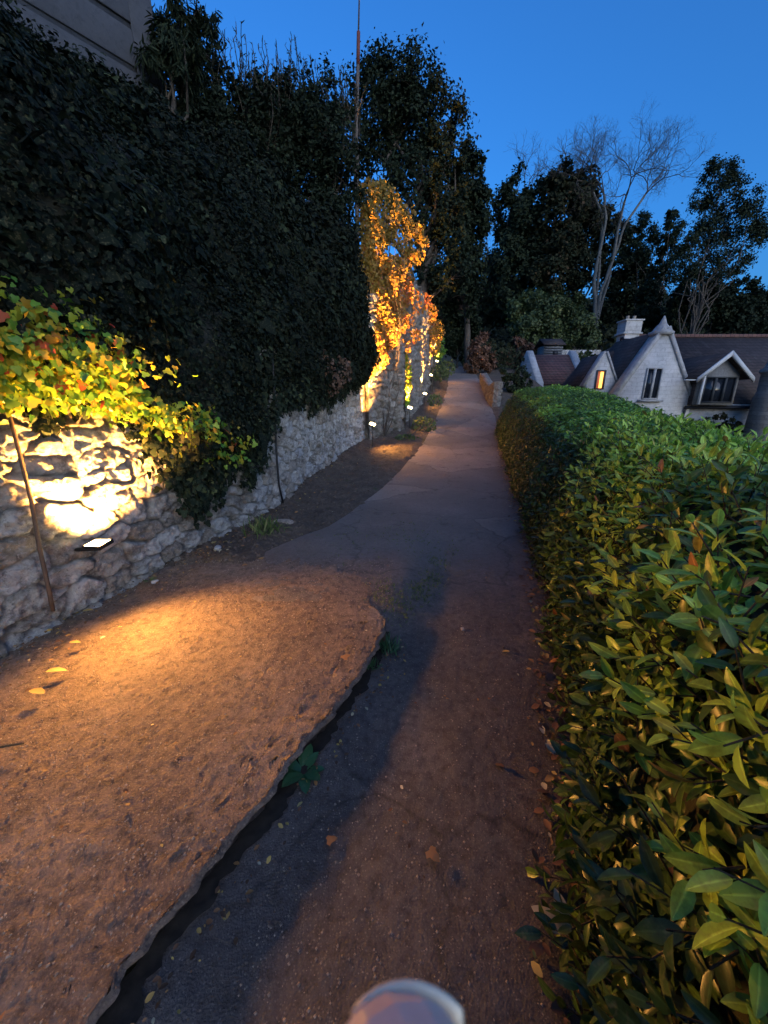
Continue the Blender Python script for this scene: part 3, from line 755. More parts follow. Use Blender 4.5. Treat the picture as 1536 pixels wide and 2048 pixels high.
wallplant('climbing_creeper', [(876, 712, 22.5, .25, .25, 160, .3), (882, 702, 22.6, .3, .25, 120, .2), (884, 682, 22.8, .18, .3, 60, .2)], 'bright yellow leaves over the farthest floodlight', M_VINE, 43)
wallplant('dry_ivy', [(640, 735, 7.3, .3, .3, 260, .1), (655, 765, 7.6, .3, .25, 240, .1), (620, 760, 7.0, .25, .22, 200, .15), (610, 785, 6.7, .18, .15, 120, .2), (675, 740, 8.2, .3, .3, 200, .1)], 'withered brown ivy hanging over the pale wall right of the cable', M_RUST, 46, 'ivy', .06)
wallplant('shrub', [(880, 745, 20.5, .5, .4, 420, .4), (893, 735, 21, .5, .4, 300, .5)], 'rounded olive bush at the foot of the wall beside the lane', M_OLIVE, 44, 'shrub')
wallplant('shrub', [(848, 850, 13.4, .45, .3, 300, .4), (870, 800, 16, .3, .25, 160, .5), (812, 880, 12, .4, .2, 200, .4)], 'low dark weeds growing along the foot of the wall', M_OLIVE, 45, 'shrub', .08)

# ------------------------------------------------------------------ laurel hedge on the right
def hfront_top(y): return np.interp(y, [-2, .5, 1.66, 3.4, 6.4, 10, 13, 14], [.45, .62, 1.17, 1.8, 2.75, 3.75, 4.35, 4.5])
def htop(y): return np.interp(y, [-2, 2, 4, 7, 10, 13, 14], [1.14, 1.16, 1.17, 1.25, 1.5, 1.82, 1.88])
def hedge(y, h):
    """h 0..1 front face, 1..2 top, 2..2.6 back"""
    y = np.asarray(y, float); h = np.asarray(h, float)
    a = np.clip(h, 0, 1); b_ = np.clip(h - 1, 0, 1); c = np.clip(h - 2, 0, 1)
    g = zl(y); xf = xr(y) + (hfront_top(y) - xr(y)) * a ** 1.6 + .05 - .08 * np.sin(a * 3.1)
    x = xf + (hback(y) - .15 - hfront_top(y)) * b_
    z = g + (htop(y) - g) * (a - .06 * ss(a, .75, 1) * (1 - ss(b_, 0, .15))) + .06 * np.sin(b_ * 3.14) - c * 1.6
    e = ss(y, 13.2, 14.0)
    x = x + e * .3 * (1 - b_); z = z - e * .25 * (z - g)
    q = np.stack([x, y, z], -1)
    bb = .1 * fbm(q, 1.6, 3, 60) + .05 * fbm(q, 5, 2, 61)
    q = q + bb[..., None] * np.stack([-(1 - ss(h, .9, 1.3)) * .9 + ss(h, 1.9, 2.1), 0 * h, ss(h, .7, 1.1)], -1)
    return q
root = empty('laurel_hedge', (1.8, 4, 0), 'thick glossy green hedge running along the right side of the lane', 'hedge')
ya, ha = np.meshgrid(np.linspace(-1.5, 14, 160), np.linspace(0, 2.8, 70), indexing='ij')
G = hedge(ya, ha); Nn = surf_normal(hedge, ya, np.clip(ha, .04, 2.7)); Nn = np.where((Nn[..., :1] * np.where(ha < 1, -1, 1)[..., None] * (ha[..., None] < 1) + Nn[..., 2:] * (ha[..., None] >= 1)) < 0, -Nn, Nn)
G = G - Nn * .13; G[:, 0, 2] -= .05
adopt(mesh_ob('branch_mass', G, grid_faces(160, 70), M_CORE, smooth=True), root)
def hedge_pts(nl, ylo, yhi, seed, dens=1.0, hmax=2.2):
    r = np.random.default_rng(seed)
    y = r.uniform(ylo, yhi, nl)
    wf = 1.25; wt = np.maximum(hback(y) - hfront_top(y), .5); tot = wf + wt + .2 * wt
    u = r.uniform(0, 1, nl) * tot
    h = np.where(u < wf, u / wf, np.where(u < wf + wt, 1 + (u - wf) / wt, 2 + (u - wf - wt)))
    h = np.clip(h, 0.01, 2.3)
    P = hedge(y, h); Nn = surf_normal(hedge, y, h)
    ref = np.stack([-1.0 * (h < 1), 0 * h, (h >= .8) * 1.0 + .1], -1)
    Nn = np.where((Nn * ref).sum(1, keepdims=True) < 0, -Nn, Nn)
    return P, Nn, y, h, r
# near: long laurel leaves in whorls on short shoots
P0, N0, y0, h0, r = hedge_pts(2600, -.4, 4.2, 71)
PP, DD, NN, SZ, TT, sg = [], [], [], [], [], []
for i in range(len(P0)):
    k = r.integers(4, 9)
    ax = unit(N0[i] + r.normal(0, .35, 3) + [0, 0, .25])
    L = r.uniform(.08, .2); b0 = P0[i] - ax * (L * .8); tip = b0 + ax * L * r.uniform(.9, 1.5)
    sg.append([*b0, *tip, .003, .0016])
    a = unit(np.cross(ax, [.3, .5, .8])); c = np.cross(ax, a); ph = r.uniform(0, 6.28)
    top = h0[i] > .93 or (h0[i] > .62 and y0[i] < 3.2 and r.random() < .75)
    top_lit = top and vnoise(P0[i], 1.7, 5) > -.35
    base = .8 if (top and top_lit) else (.42 if top else .14)  # leaf colour carries the light: bright along the top, dark down the face
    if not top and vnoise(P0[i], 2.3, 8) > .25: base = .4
    for j in range(k):
        f = (j + .5) / k; w = ph + j * 2.4
        d = unit((math.cos(w) * a + math.sin(w) * c) * (1.15 - .7 * f) + ax * (.2 + .9 * f) + [0, 0, -.12])
        nn = unit(ax - d * np.dot(ax, d) + r.normal(0, .15, 3))
        PP.append(b0 + (tip - b0) * f); DD.append(d); NN.append(unit(nn - d * np.dot(nn, d)))
        SZ.append(r.uniform(.04, .112) * (1 - .3 * f)); TT.append(base + r.normal(0, .07))
TT = np.clip(TT, .02, .86); fl = r.random(len(TT)); TT = np.where(fl < .016, r.uniform(.88, 1, len(TT)), TT)
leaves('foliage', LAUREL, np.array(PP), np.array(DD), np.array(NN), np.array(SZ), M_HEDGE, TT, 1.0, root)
V, F = tubes(sg, 4); adopt(mesh_ob('shoots', V, F, M_TWIG), root)
# filler and farther small leaves
acc = []
for nl, a_, b_, s, sd in [(17000, -1.2, 3.4, .05, 72), (20000, 2.2, 6.5, .052, 73), (30000, 6, 14, .06, 74)]:
    P, Nn, y, h, r = hedge_pts(nl, a_, b_, sd)
    P = P + Nn * (r.uniform(-.09, .03, (nl, 1)) - (.05 if a_ < 0 else 0))
    D, N2 = frames(nl, Nn + [0, 0, .3], Nn * .5 + [0, 0, .1], .5, 0, r)
    pn = vnoise(P, 1.3, 5)
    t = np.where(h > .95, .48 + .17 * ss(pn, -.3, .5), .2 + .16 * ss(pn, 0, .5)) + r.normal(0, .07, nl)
    t = np.where(h < .95, t * .75, t)  # filler tone also paints the face in shade and the top lit
    t = np.clip(t, .02, .84); t = np.where(r.random(nl) < .012, .9, t)
    acc.append((P, D, N2, s * r.uniform(.6, 1.3, nl), t))
P, D, N2, S, t = [np.concatenate([a[i] for a in acc]) for i in range(5)]
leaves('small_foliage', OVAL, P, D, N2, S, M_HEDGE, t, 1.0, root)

# ------------------------------------------------------------------ trees and shrubs
def limb(p0, p1, r0, r1, r, n=5, wob=.06):
    L = np.linalg.norm(p1 - p0); t = np.linspace(0, 1, n + 1)[:, None]
    pts = p0 + (p1 - p0) * t + r.normal(0, wob * L, (n + 1, 3)) * np.sin(t * 3.14)
    rr = np.linspace(r0, r1, n + 1)
    return [[*pts[i], *pts[i + 1], rr[i], rr[i + 1]] for i in range(n)]

def leafy(name, label, cat, Y, clumps, n, size, mt, seed, trunk_r=.18, tone=.4, base_px=None, group=None, tpl=DIAMOND, droop=.1, gaps=.0, soft=.14):
    """clumps: (px, py, rpx) circles of the crown in photo pixels, given depth around Y"""
    r = np.random.default_rng(seed)
    cs = [(at(px, py, Y), rp * Y * .98 / 744) for px, py, rp in clumps]
    bx = base_px if base_px is not None else np.mean([c[0] for c in clumps])
    b0 = at(bx, 740, Y); b0[2] = H(b0[0], b0[1]) - .2
    root = empty(name, b0, label, cat, group)
    tops = np.array([c[0] for c in cs]); hi = tops[np.argmax(tops[:, 2])]
    sg = []
    mid = b0 + (tops.mean(0) - b0) * .75
    sg += limb(b0, mid, trunk_r, trunk_r * .55, r, 8, .02)
    P_, N_l = [], []
    wts = np.array([c[1] ** 2 for c in cs]); wts = wts / wts.sum()
    for (c, rad), w in zip(cs, wts):
        s0 = b0 + (mid - b0) * r.uniform(.5, 1)
        sg += limb(s0, c, trunk_r * .4, trunk_r * .1, r, 5)
        k = int(n * w)
        ns = max(6, int(k / 90))
        q = unit(r.normal(size=(ns, 3))) * (r.uniform(.25, 1, (ns, 1)) ** .45)
        sub = c + q * [rad, rad * .9, rad]
        for s_ in sub[::2]: sg += limb(c, s_, trunk_r * .09, trunk_r * .03, r, 3)
        idx = r.integers(0, ns, k)
        o_ = r.normal(size=(k, 3)) * rad * soft
        P = sub[idx] + o_
        P_.append(P); N_l.append(unit(P - c) + [0, 0, .5])
    P = np.concatenate(P_); Nn = np.concatenate(N_l)
    D, N2 = frames(len(P), Nn, None, .7, droop, r)
    t = np.clip(tone + .25 * r.normal(size=len(P)) + .3 * fbm(P, .5, 2, seed), 0, 1)
    leaves('crown', tpl, P, D, N2, size * r.uniform(.6, 1.3, len(P)), mt, t, 1.1, root)
    V, F = tubes(sg, 6); adopt(mesh_ob('trunk', V, F, M_BARK, smooth=True), root)
    return root

def grow(p, d, L, rad, lvl, r, out, spread=.5, up=.25, maxl=6, bend=.12):
    k = 3; q = p; dd = d
    for i in range(k):
        dd = unit(dd + r.normal(0, bend, 3) + [0, 0, up * .12]); e = q + dd * L / k
        out.append([*q, *e, rad * (1 - .25 * i / k), rad * (1 - .25 * (i + 1) / k)]); q = e
        if 2 <= lvl < maxl and i < k - 1 and r.random() < .7:
            grow(q, unit(dd + r.normal(0, spread, 3)), L * .55, rad * .45, lvl + 2, r, out, spread, up, maxl, bend)
    if lvl >= maxl or rad < .004: return
    nb = 3 if r.random() < .45 else 2
    for j in range(nb):
        grow(q, unit(dd + r.normal(0, spread, 3) + [0, 0, up]), L * r.uniform(.68, .88), rad * (.66 if nb == 2 else .56), lvl + 1, r, out, spread, up, maxl, bend)

def bare(name, label, Y, base_px, stems, seed, barkm, maxl=7, group=None, bud=0):
    """stems: list of polylines [(px,py),...] with start radius, then grown branches"""
    r = np.random.default_rng(seed)
    b0 = at(base_px, 700, Y); b0[2] = H(b0[0], b0[1]) - .3
    root = empty(name, b0, label, 'tree', group)
    big, fine = [], []
    for pts, r0, r1, L, sp in stems:
        w = [b0] + [at(px, py, Y + dy) for px, py, dy in pts]
        rr = np.linspace(r0, r1, len(w))
        for i in range(len(w) - 1): big += limb(w[i], w[i + 1], rr[i], rr[i + 1], r, 4, .012)
        d = unit(w[-1] - w[-2])
        for j in range(3):
            grow(w[-1], unit(d + r.normal(0, sp, 3)), L, r1 * .62, 1, r, fine, .46, .1, maxl, .2)
    V, F = tubes(big, 8); adopt(mesh_ob('trunk', V, F, barkm, smooth=True), root)
    V, F = tubes(fine, 4); o = adopt(mesh_ob('branches', V, F, M_BARK), root)
    return root, np.array(fine)

def disc(cx, cy, rx, ry, n, rp, seed):
    r = np.random.default_rng(seed); q = r.uniform(-1, 1, (n * 3, 2)); q = q[(q ** 2).sum(1) < 1][:n]
    return [(cx + a * rx, cy + b_ * ry, rp * r.uniform(.7, 1.2)) for a, b_ in q]

# left bank, front to back
leafy('dark_shrub', 'black clipped evergreen shrub on the bank behind the end of the ivy', 'shrub', 11.3,
      disc(640, 420, 62, 160, 18, 55, 1) + disc(560, 275, 60, 55, 6, 45, 2) + [(700, 480, 30), (698, 560, 30), (695, 640, 30), (690, 400, 34), (690, 330, 36), (700, 700, 26)], 30000, .09, M_DARK, 101, .12, .3)
leafy('dark_shrub', 'tall black evergreen shrub beside the house wall', 'shrub', 11.5, disc(430, 270, 60, 50, 8, 46, 3) + [(390, 90, 45), (360, 170, 55), (340, 60, 30), (500, 280, 45)], 16000, .1, M_DARK, 102, .12, .3)
leafy('dark_shrub', 'dark shrub whose leaf tips hang over the corner of the house', 'shrub', 9.0, [(345, 110, 42), (360, 40, 34), (385, 70, 30), (330, 150, 40), (335, 60, 40), (360, 150, 34), (395, 20, 26)], 3800, .17, M_DARK, 103, .08, .3, tpl=NARROW, droop=1.2)
leafy('dark_shrub', 'dark rounded shrub with its lower half behind the ivy crest', 'shrub', 12.5, disc(500, 235, 80, 40, 8, 38, 4) + disc(620, 250, 80, 40, 8, 38, 5), 17000, .1, M_DARK, 104, .12, .3)

def shootbush(label, Y, x0, x1, ybase, ytips, n, seed, mt=M_DARK):
    r = np.random.default_rng(seed); sg = []; P, D = [], []
    b0 = at((x0 + x1) / 2, ybase + 40, Y); b0[2] = H(b0[0], b0[1]) - .1
    root = empty('upright_shrub', b0, label, 'shrub')
    for k in range(n):
        px = r.uniform(x0, x1); s0 = b0 + r.normal(0, .25, 3) * [1, 1, 0]; s1 = at(px, ybase + r.uniform(0, 50), Y + r.normal(0, .4))
        ty = np.interp(px, [a for a, _ in ytips], [b_ for _, b_ in ytips]); py = ybase - (ybase - ty) * r.uniform(.25, 1.0) ** .8
        s2 = at(px - 14 + r.normal(0, 14) + (px - (x0 + x1) / 2) * .06, py, Y + r.normal(0, .4))
        sg += limb(s0, s1, .02, .012, r, 3, .02)
        seg = limb(s1, s2, .013, .007, r, 7, .035); sg += seg
        for q in seg:
            a = np.array(q[:3]); b_ = np.array(q[3:6]); m_ = int(np.linalg.norm(b_ - a) / .07) + 1
            for j in range(m_): P.append(a + (b_ - a) * r.random()); D.append(unit(unit(b_ - a) + r.normal(0, .55, 3)))
    V, F = tubes(sg, 4); adopt(mesh_ob('stems', V, F, M_TWIG), root)
    P = np.array(P); D = np.array(D); N2 = unit(np.cross(D, r.normal(size=D.shape)))
    leaves('foliage', NARROW, P, D, N2, r.uniform(.05, .13, len(P)), mt, r.random(len(P)), 1.0, root)
shootbush('row of tall upright shoots sticking up against the sky above the ivy', 11.5, 430, 600, 200, [(430, 60), (455, 40), (480, 20), (510, 60), (600, 50)], 44, 111)
shootbush('shorter upright shoots left of the big evergreen and round the pole foot', 12.5, 590, 720, 220, [(590, 40), (600, 45), (625, 100), (660, 120), (720, 140)], 40, 112)

leafy('holm_oak', 'largest dark evergreen tree, rising behind the pole and the creeper', 'tree', 20,
      [(760, 190, 55), (820, 190, 60), (870, 230, 50), (890, 290, 45), (800, 260, 60), (740, 260, 50), (850, 330, 55), (780, 340, 55), (895, 370, 40), (850, 420, 50), (890, 450, 42), (800, 150, 35), (740, 160, 30), (850, 190, 30), (900, 240, 22), (910, 320, 20), (905, 420, 30), (870, 510, 45), (900, 560, 40), (850, 580, 40)], 34000, .15, M_DARK, 121, .3, .45, base_px=850)
leafy('evergreen_tree', 'narrow dark evergreen tree on the right flank of the largest one', 'tree', 28, [(940, 315, 20), (945, 350, 26), (935, 400, 32), (950, 390, 24), (945, 440, 32), (925, 480, 36), (935, 530, 38), (915, 420, 34), (920, 590, 40)], 16000, .24, M_DARK, 122, .25, .5)
leafy('woodland_tree', 'dark leafy tree left of the gap of bright sky', 'tree', 42, [(1035, 380, 30), (1020, 420, 36), (1022, 460, 28), (1045, 430, 40), (1050, 480, 44), (1020, 510, 40), (1075, 400, 28), (1065, 530, 44), (1020, 560, 44), (1085, 460, 30), (1000, 600, 40)], 20000, .34, M_DARK, 123, .3, .5)
leafy('woodland_tree', 'brown tinged broad tree in front of the bare twin trunked tree', 'tree', 40, [(1130, 365, 32), (1160, 385, 30), (1110, 380, 26), (1190, 410, 28), (1150, 420, 38), (1110, 440, 34), (1180, 450, 36), (1130, 480, 40), (1210, 470, 30), (1170, 520, 42), (1120, 540, 42), (1090, 560, 36), (1215, 440, 22)], 24000, .32, M_WOODS, 124, .3, .45)
leafy('woodland_tree', 'dark tree right of the twin pale trunks', 'tree', 44, [(1245, 480, 24), (1265, 520, 26), (1240, 540, 34), (1260, 580, 34), (1230, 600, 40), (1275, 560, 24), (1290, 610, 34)], 11000, .36, M_DARK, 125, .3, .45)
leafy('ivy_clad_tree', 'slender ivy clad tree leaning in front of a sky gap', 'tree', 36, [(1330, 480, 10), (1322, 510, 12), (1315, 540, 14), (1305, 570, 18), (1295, 600, 22), (1335, 450, 8), (1288, 635, 26), (1345, 430, 8)], 6000, .26, M_DARK, 126, .2, .4)
leafy('woodland_tree', 'airy tree at the right edge whose crown leans and shows sky through it', 'tree', 30,
      [(1420, 350, 16), (1450, 345, 18), (1480, 365, 20), (1400, 400, 18), (1440, 390, 22), (1500, 400, 18), (1470, 420, 24), (1510, 440, 20), (1420, 440, 22), (1390, 470, 18), (1450, 470, 24), (1500, 480, 22), (1410, 500, 22), (1475, 520, 20), (1370, 510, 18), (1440, 530, 24), (1340, 440, 10), (1360, 455, 12), (1385, 540, 20), (1515, 470, 14), (1420, 330, 10)], 20000, .15, M_DARK, 127, .12, .6, base_px=1365, soft=.24)
leafy('woodland_tree', 'sparse small tree between the bare tree and the airy leaning one', 'tree', 38, [(1290, 440, 14), (1310, 465, 14), (1275, 465, 14), (1350, 480, 14), (1300, 500, 16), (1340, 520, 14), (1365, 500, 14), (1270, 500, 14), (1355, 560, 16), (1325, 560, 14)], 8500, .17, M_DARK, 128, .1, .5, soft=.24)
leafy('yew', 'broad black yew mass behind the cottage roof at the right', 'tree', 33, [(1400, 590, 34), (1440, 580, 30), (1470, 600, 30), (1370, 600, 26), (1420, 620, 40), (1480, 625, 34), (1520, 600, 26), (1530, 635, 34), (1455, 640, 36), (1360, 630, 30), (1505, 560, 12)], 17000, .27, M_DARK, 129, .25, .35)
leafy('shrub', 'dark green rounded shrubs behind the small louvred hut', 'shrub', 34, [(1110, 640, 36), (1150, 660, 34), (1080, 620, 30), (1175, 680, 24), (1060, 660, 30)], 12000, .25, M_OLIVE, 130, .1, .15)
leafy('shrub', 'olive shrub on the slope above the rusty bush', 'shrub', 40, [(1100, 595, 22), (1075, 600, 26), (1140, 610, 24), (1040, 620, 28)], 9000, .3, M_OLIVE, 131, .1, .3)
leafy('woodland_tree', 'dull reddish leafed tree below the gap of bright sky', 'tree', 46, [(960, 560, 34), (1000, 570, 30), (940, 600, 34), (975, 620, 36), (910, 640, 34), (985, 545, 24), (935, 545, 22)], 15000, .36, M_RUST, 132, .2, .15)
leafy('rusty_bush', 'rust brown bush at the top of the lane', 'bush', 26, [(962, 690, 18), (958, 712, 22), (975, 725, 18), (948, 730, 16), (965, 675, 10)], 5200, .17, M_RUST, 133, .06, .6)
leafy('rusty_bush', 'second rust coloured bush left of the louvred hut', 'bush', 32, [(1030, 690, 16), (1048, 700, 18), (1020, 712, 18), (1045, 725, 18), (1000, 730, 18)], 5200, .2, M_RUST, 134, .06, .35)
leafy('shrub', 'dark evergreen shrubs closing the far end of the lane', 'shrub', 29, [(905, 690, 20), (920, 680, 24), (900, 660, 26), (930, 715, 12), (890, 640, 26), (938, 660, 24)], 9000, .2, M_DARK, 135, .08, .4)
leafy('shrub', 'low dark shrub between the hedge end and the little red roof', 'shrub', 19.5, [(1022, 765, 16), (1038, 750, 16), (1050, 768, 14), (1010, 750, 12), (1030, 785, 14)], 5200, .1, M_DARK, 136, .05, .6)
leafy('shrub', 'small yellowish shrub between the red roof and the cottage', 'shrub', 27, [(1180, 695, 9), (1172, 710, 10), (1187, 720, 9), (1190, 688, 6)], 1700, .16, M_OLIVE, 137, .05, .8)
leafy('climbing_plant', 'dark climbing plant on the cottage wall under the gutter', 'plant', 19.6, [(1440, 835, 10), (1420, 845, 12), (1460, 845, 10), (1470, 860, 14), (1440, 862, 12), (1500, 870, 14), (1530, 880, 14), (1395, 850, 8)], 3000, .12, M_WOODS, 138, .04, .6)
bare('bare_tree', 'tall leafless tree with twin pale trunks and a wide twiggy crown', 38, 1190,
     [([(1190, 640, 0), (1188, 560, 0), (1200, 500, 0), (1212, 440, 0), (1208, 390, .5)], .2, .09, 1.55, .47),
      ([(1193, 650, 0), (1200, 590, 0), (1222, 530, 0), (1238, 450, 0), (1250, 400, -.5)], .19, .09, 1.55, .47),
      ([(1193, 650, 0), (1222, 530, .2), (1250, 450, .5), (1290, 390, 1)], .15, .09, 1.5, .47),
      ([(1190, 640, 0), (1200, 500, .4), (1205, 430, .5), (1180, 370, 1)], .15, .08, 1.4, .47)], 141, M_PALEBARK, 8)
bare('bare_tree', 'small hazy leafless tree left of the bright sky gap', 58, 1045, [([(1048, 480, 0), (1045, 400, 0)], .2, .1, 1.9, .45)], 142, M_BARK, 6)
bare('bare_tree', 'smaller leafless tree top showing between two dark crowns', 60, 1125, [([(1120, 450, 0), (1122, 390, 0)], .2, .12, 2.0, .4)], 143, M_BARK, 6)
bare('bare_tree', 'faint leafless treetop low in the sky gap', 64, 975, [([(968, 560, 0), (975, 500, 0)], .2, .1, 2.0, .4)], 144, M_BARK, 6)
# distant woodland as one mass over the slopes
r = np.random.default_rng(150); n_ = 90000
x = r.uniform(-50, 110, n_); y = r.uniform(42, 110, n_)
hgt = r.power(2, n_) * (3.5 + 3.5 * (vnoise(p3(x, y), .12, 4) + 1))
lim = np.interp(y, [42, 60, 110], [.55, .8, 1.0])
P = np.stack([x, y, H(x, y) + hgt * lim * .6], -1)
D, N2 = frames(n_, np.tile([0, -.5, .6], (n_, 1)), None, .6, .1, r)
o = leaves('woodland', DIAMOND, P, D, N2, r.uniform(.5, 1.1, n_), M_WOODS, np.clip(.3 + .3 * fbm(P, .08, 3, 4) + .15 * r.normal(size=n_), 0, 1), 1.2)
tag(o, 'far dark wooded hillside behind the cottages', 'woodland', kind='stuff')
r = np.random.default_rng(151); n_ = 26000
x = r.uniform(7, 45, n_); y = r.uniform(27, 42, n_)
P = np.stack([x, y, H(x, y) + r.uniform(0, 1.6, n_)], -1)
D, N2 = frames(n_, np.tile([0, -.5, .6], (n_, 1)), None, .6, .1, r)
tag(leaves('undergrowth', DIAMOND, P, D, N2, r.uniform(.15, .4, n_), M_WOODS, r.random(n_) * .7, 1.2), 'dark undergrowth on the slope behind the cottage roofs', 'undergrowth', kind='stuff')

# ------------------------------------------------------------------ pole
p0 = at(712, 420, 16); p1 = at(717, 64, 16); p2 = at(721, -25, 16)
b0 = np.array([p0[0], 16, H(p0[0], 16) - .3])
root = empty('utility_pole', b0, 'thin wooden pole against the sky with a reddish upper sleeve and whip', 'pole')
pm = at(713, 250, 16); pr = at(716, 130, 16)
MB().tube([b0, pm, pr], [.1, .065, .055], 10).build('shaft', M_POLE, root, smooth=True)
MB().tube([pr, p1], [.062, .058], 10).build('sleeve', M_POLER, root, smooth=True)
MB().tube([p1, p2 + [.03, 0, 1.2]], [.03, .018], 6).build('whip', M_POLE, root)

# ------------------------------------------------------------------ house above the bank
e0 = at(327, 200, 9.2); dirw = unit(np.array([-.61, -.79, 0])); nrm = np.array([.79, -.61, 0])
gz = H(e0[0] - .8, e0[1] + .5)
root = empty('stone_house', (e0[0], e0[1], gz), 'dim grey house corner with deep horizontal bands above the ivy, top left', 'house')
back = -nrm
def quadbox(mb, s0, s1, z0, z1, d0, d1):
    """slab on the side wall: along s, height z, proud from d0 to d1"""
    a = e0 * [1, 1, 0]
    pts = [a + dirw * s0 + nrm * d0, a + dirw * s1 + nrm * d0, a + dirw * s1 + nrm * d1, a + dirw * s0 + nrm * d1]
    mb.prism([[*q[:2], z0] for q in pts], [0, 0, z1 - z0])
mb = MB(); quadbox(mb, 0, 7, gz - .5, e0[2] + 5.5, -6, 0); mb.build('wall', M_HOUSE, root)
mb = MB(); quadbox(mb, 0, .42, gz - .5, e0[2] + 5.5, 0, .034); mb.build('corner_quoin', M_HOUSE, root, .01)
mb = MB()
for k in range(9):
    z0 = e0[2] - 1.0 + k * .62
    quadbox(mb, .42, 7, z0, z0 + .53, 0, .03 + .012 * (k % 2))
mb.build('stone_courses', M_HOUSE, root, .025)
mb = MB(); quadbox(mb, -.3, 7.3, e0[2] + 5.5, e0[2] + 5.7, -6.3, .3); mb.build('roof', M_ROOF, root)

# ------------------------------------------------------------------ cottages
def gable_wall(mb, cx, half, y, zb, ze, za, thick=.4):
    mb.prism([[cx - half, y, zb], [cx + half, y, zb], [cx + half, y, ze], [cx, y, za], [cx - half, y, ze]], [0, thick, 0])
def slope(mb, a, b_, c, d, t=.12):
    """roof plane quad a,b (eave) c,d (ridge) with thickness"""
    a, b_, c, d = [np.asarray(q, float) for q in (a, b_, c, d)]
    n = unit(np.cross(b_ - a, d - a)); n = n if n[2] > 0 else -n
    mb.prism([a, b_, c, d], n * t)
base = (14, 21, -2.3)
root = empty('stone_cottage', base, 'pale stone cottage with steep gables and dark tiled roof beyond the hedge', 'cottage')
mb = MB()
mb.prism([[15.9, 20.2, -2.6], [27, 20.2, -2.6], [27, 27.6, -2.6], [15.9, 27.6, -2.6]], [0, 0, 3.8])
mb.prism([[11.0, 21.0, -2.6], [15.88, 21.0, -2.6], [15.88, 27.6, -2.6], [11.0, 27.6, -2.6]], [0, 0, 4.55])
gable_wall(mb, 13.8, 2.05, 20.0, -2.6, 1.35, 4.85, .45)
mb.prism([[11.8, 20.46, -2.6], [15.8, 20.46, -2.6], [15.8, 22.5, -2.6], [11.8, 22.5, -2.6]], [0, 0, 3.9])
gable_wall(mb, 11.45, .78, 20.75, -.5, 2.35, 3.85, .3)
mb.build('wall', M_COTT, root)
mb = MB()
slope(mb, (15.9, 20.0, 1.2), (27.2, 20.0, 1.2), (27.2, 24, 4.95), (14.0, 24, 4.95))
slope(mb, (27.2, 27.8, 1.2), (15.9, 27.8, 1.2), (14.0, 24, 4.95), (27.2, 24, 4.95))
slope(mb, (10.8, 20.85, 1.95), (16.5, 20.85, 1.95), (16.5, 24.1, 4.75), (14.2, 24.1, 4.75))
slope(mb, (16.5, 27.8, 1.95), (10.8, 27.8, 1.95), (14.2, 24.1, 4.75), (16.5, 24.1, 4.75))
slope(mb, (10.8, 27.8, 1.95), (10.8, 20.85, 1.95), (14.2, 24.09, 4.75), (14.2, 24.1, 4.75))
# cross gable roof, two slopes behind the front coping
slope(mb, (11.7, 24, 1.2), (11.7, 20.45, 1.2), (13.8, 20.45, 4.7), (13.8, 24, 4.7))
slope(mb, (15.9, 20.45, 1.2), (15.9, 24, 1.2), (13.8, 24, 4.7), (13.8, 20.45, 4.7))
slope(mb, (10.62, 23, 2.2), (10.62, 21.05, 2.2), (11.45, 21.05, 3.75), (11.45, 23, 3.75), .08)
slope(mb, (12.28, 21.05, 2.2), (12.28, 23, 2.2), (11.45, 23, 3.75), (11.45, 21.05, 3.75), .08)
mb.build('roof', M_ROOF, root)
mb = MB(); mb.box((20.7, 24, 5.08), (13.0, .34, .2)); mb.build('ridge_tiles', M_ROOFR, root, .03)
def coping(cx, half, ze, za, y, w=.5, t=.14, ext=.15):
    mb = MB()
    for s in (-1, 1):
        a = np.array([cx + s * (half + ext), y - .06, ze - ext * (za - ze) / half]); c = np.array([cx, y - .06, za])
        d = unit(c - a); n = np.array([-d[2] * 1, 0, d[0]]); n = n if n[2] > 0 else -n
        mb.prism([a, c, c + n * t, a + n * t], [0, w, 0])
    return mb
coping(13.8, 2.05, 1.35, 4.85, 20.0, .6, .2).build('coping', M_COPE, root)
coping(11.45, .78, 2.35, 3.85, 20.75, .4, .1, .1).build('coping', M_COPE, root)
mb = MB(); mb.lathe((13.8, 20.3, 4.55), [(.5, 0), (.55, .06), (.56, .16), (.42, .2), (.3, .4), (.17, .55), (.08, .78), (.03, .9)], 8); mb.build('gable_finial', M_COPE, root)
c1 = MB(); c1.box((14.5, 24.2, 4.7), (.85, .8, 1.2)); c1.box((14.5, 24.2, 5.22), (1.12, .95, .09)); c1.box((14.5, 24.2, 5.57), (.95, .85, .62)); c1.box((14.5, 24.2, 5.92), (1.1, .95, .08))
ch = c1.build('chimney', M_COTT, root, .015)
for dx in (-.35, .2):
    o = MB().lathe((14.55 + dx * .7, 24.2, 5.95), [(.1, 0), (.085, .2), (.11, .24)], 10).build('chimney_pot', M_POT, root); o.parent = ch
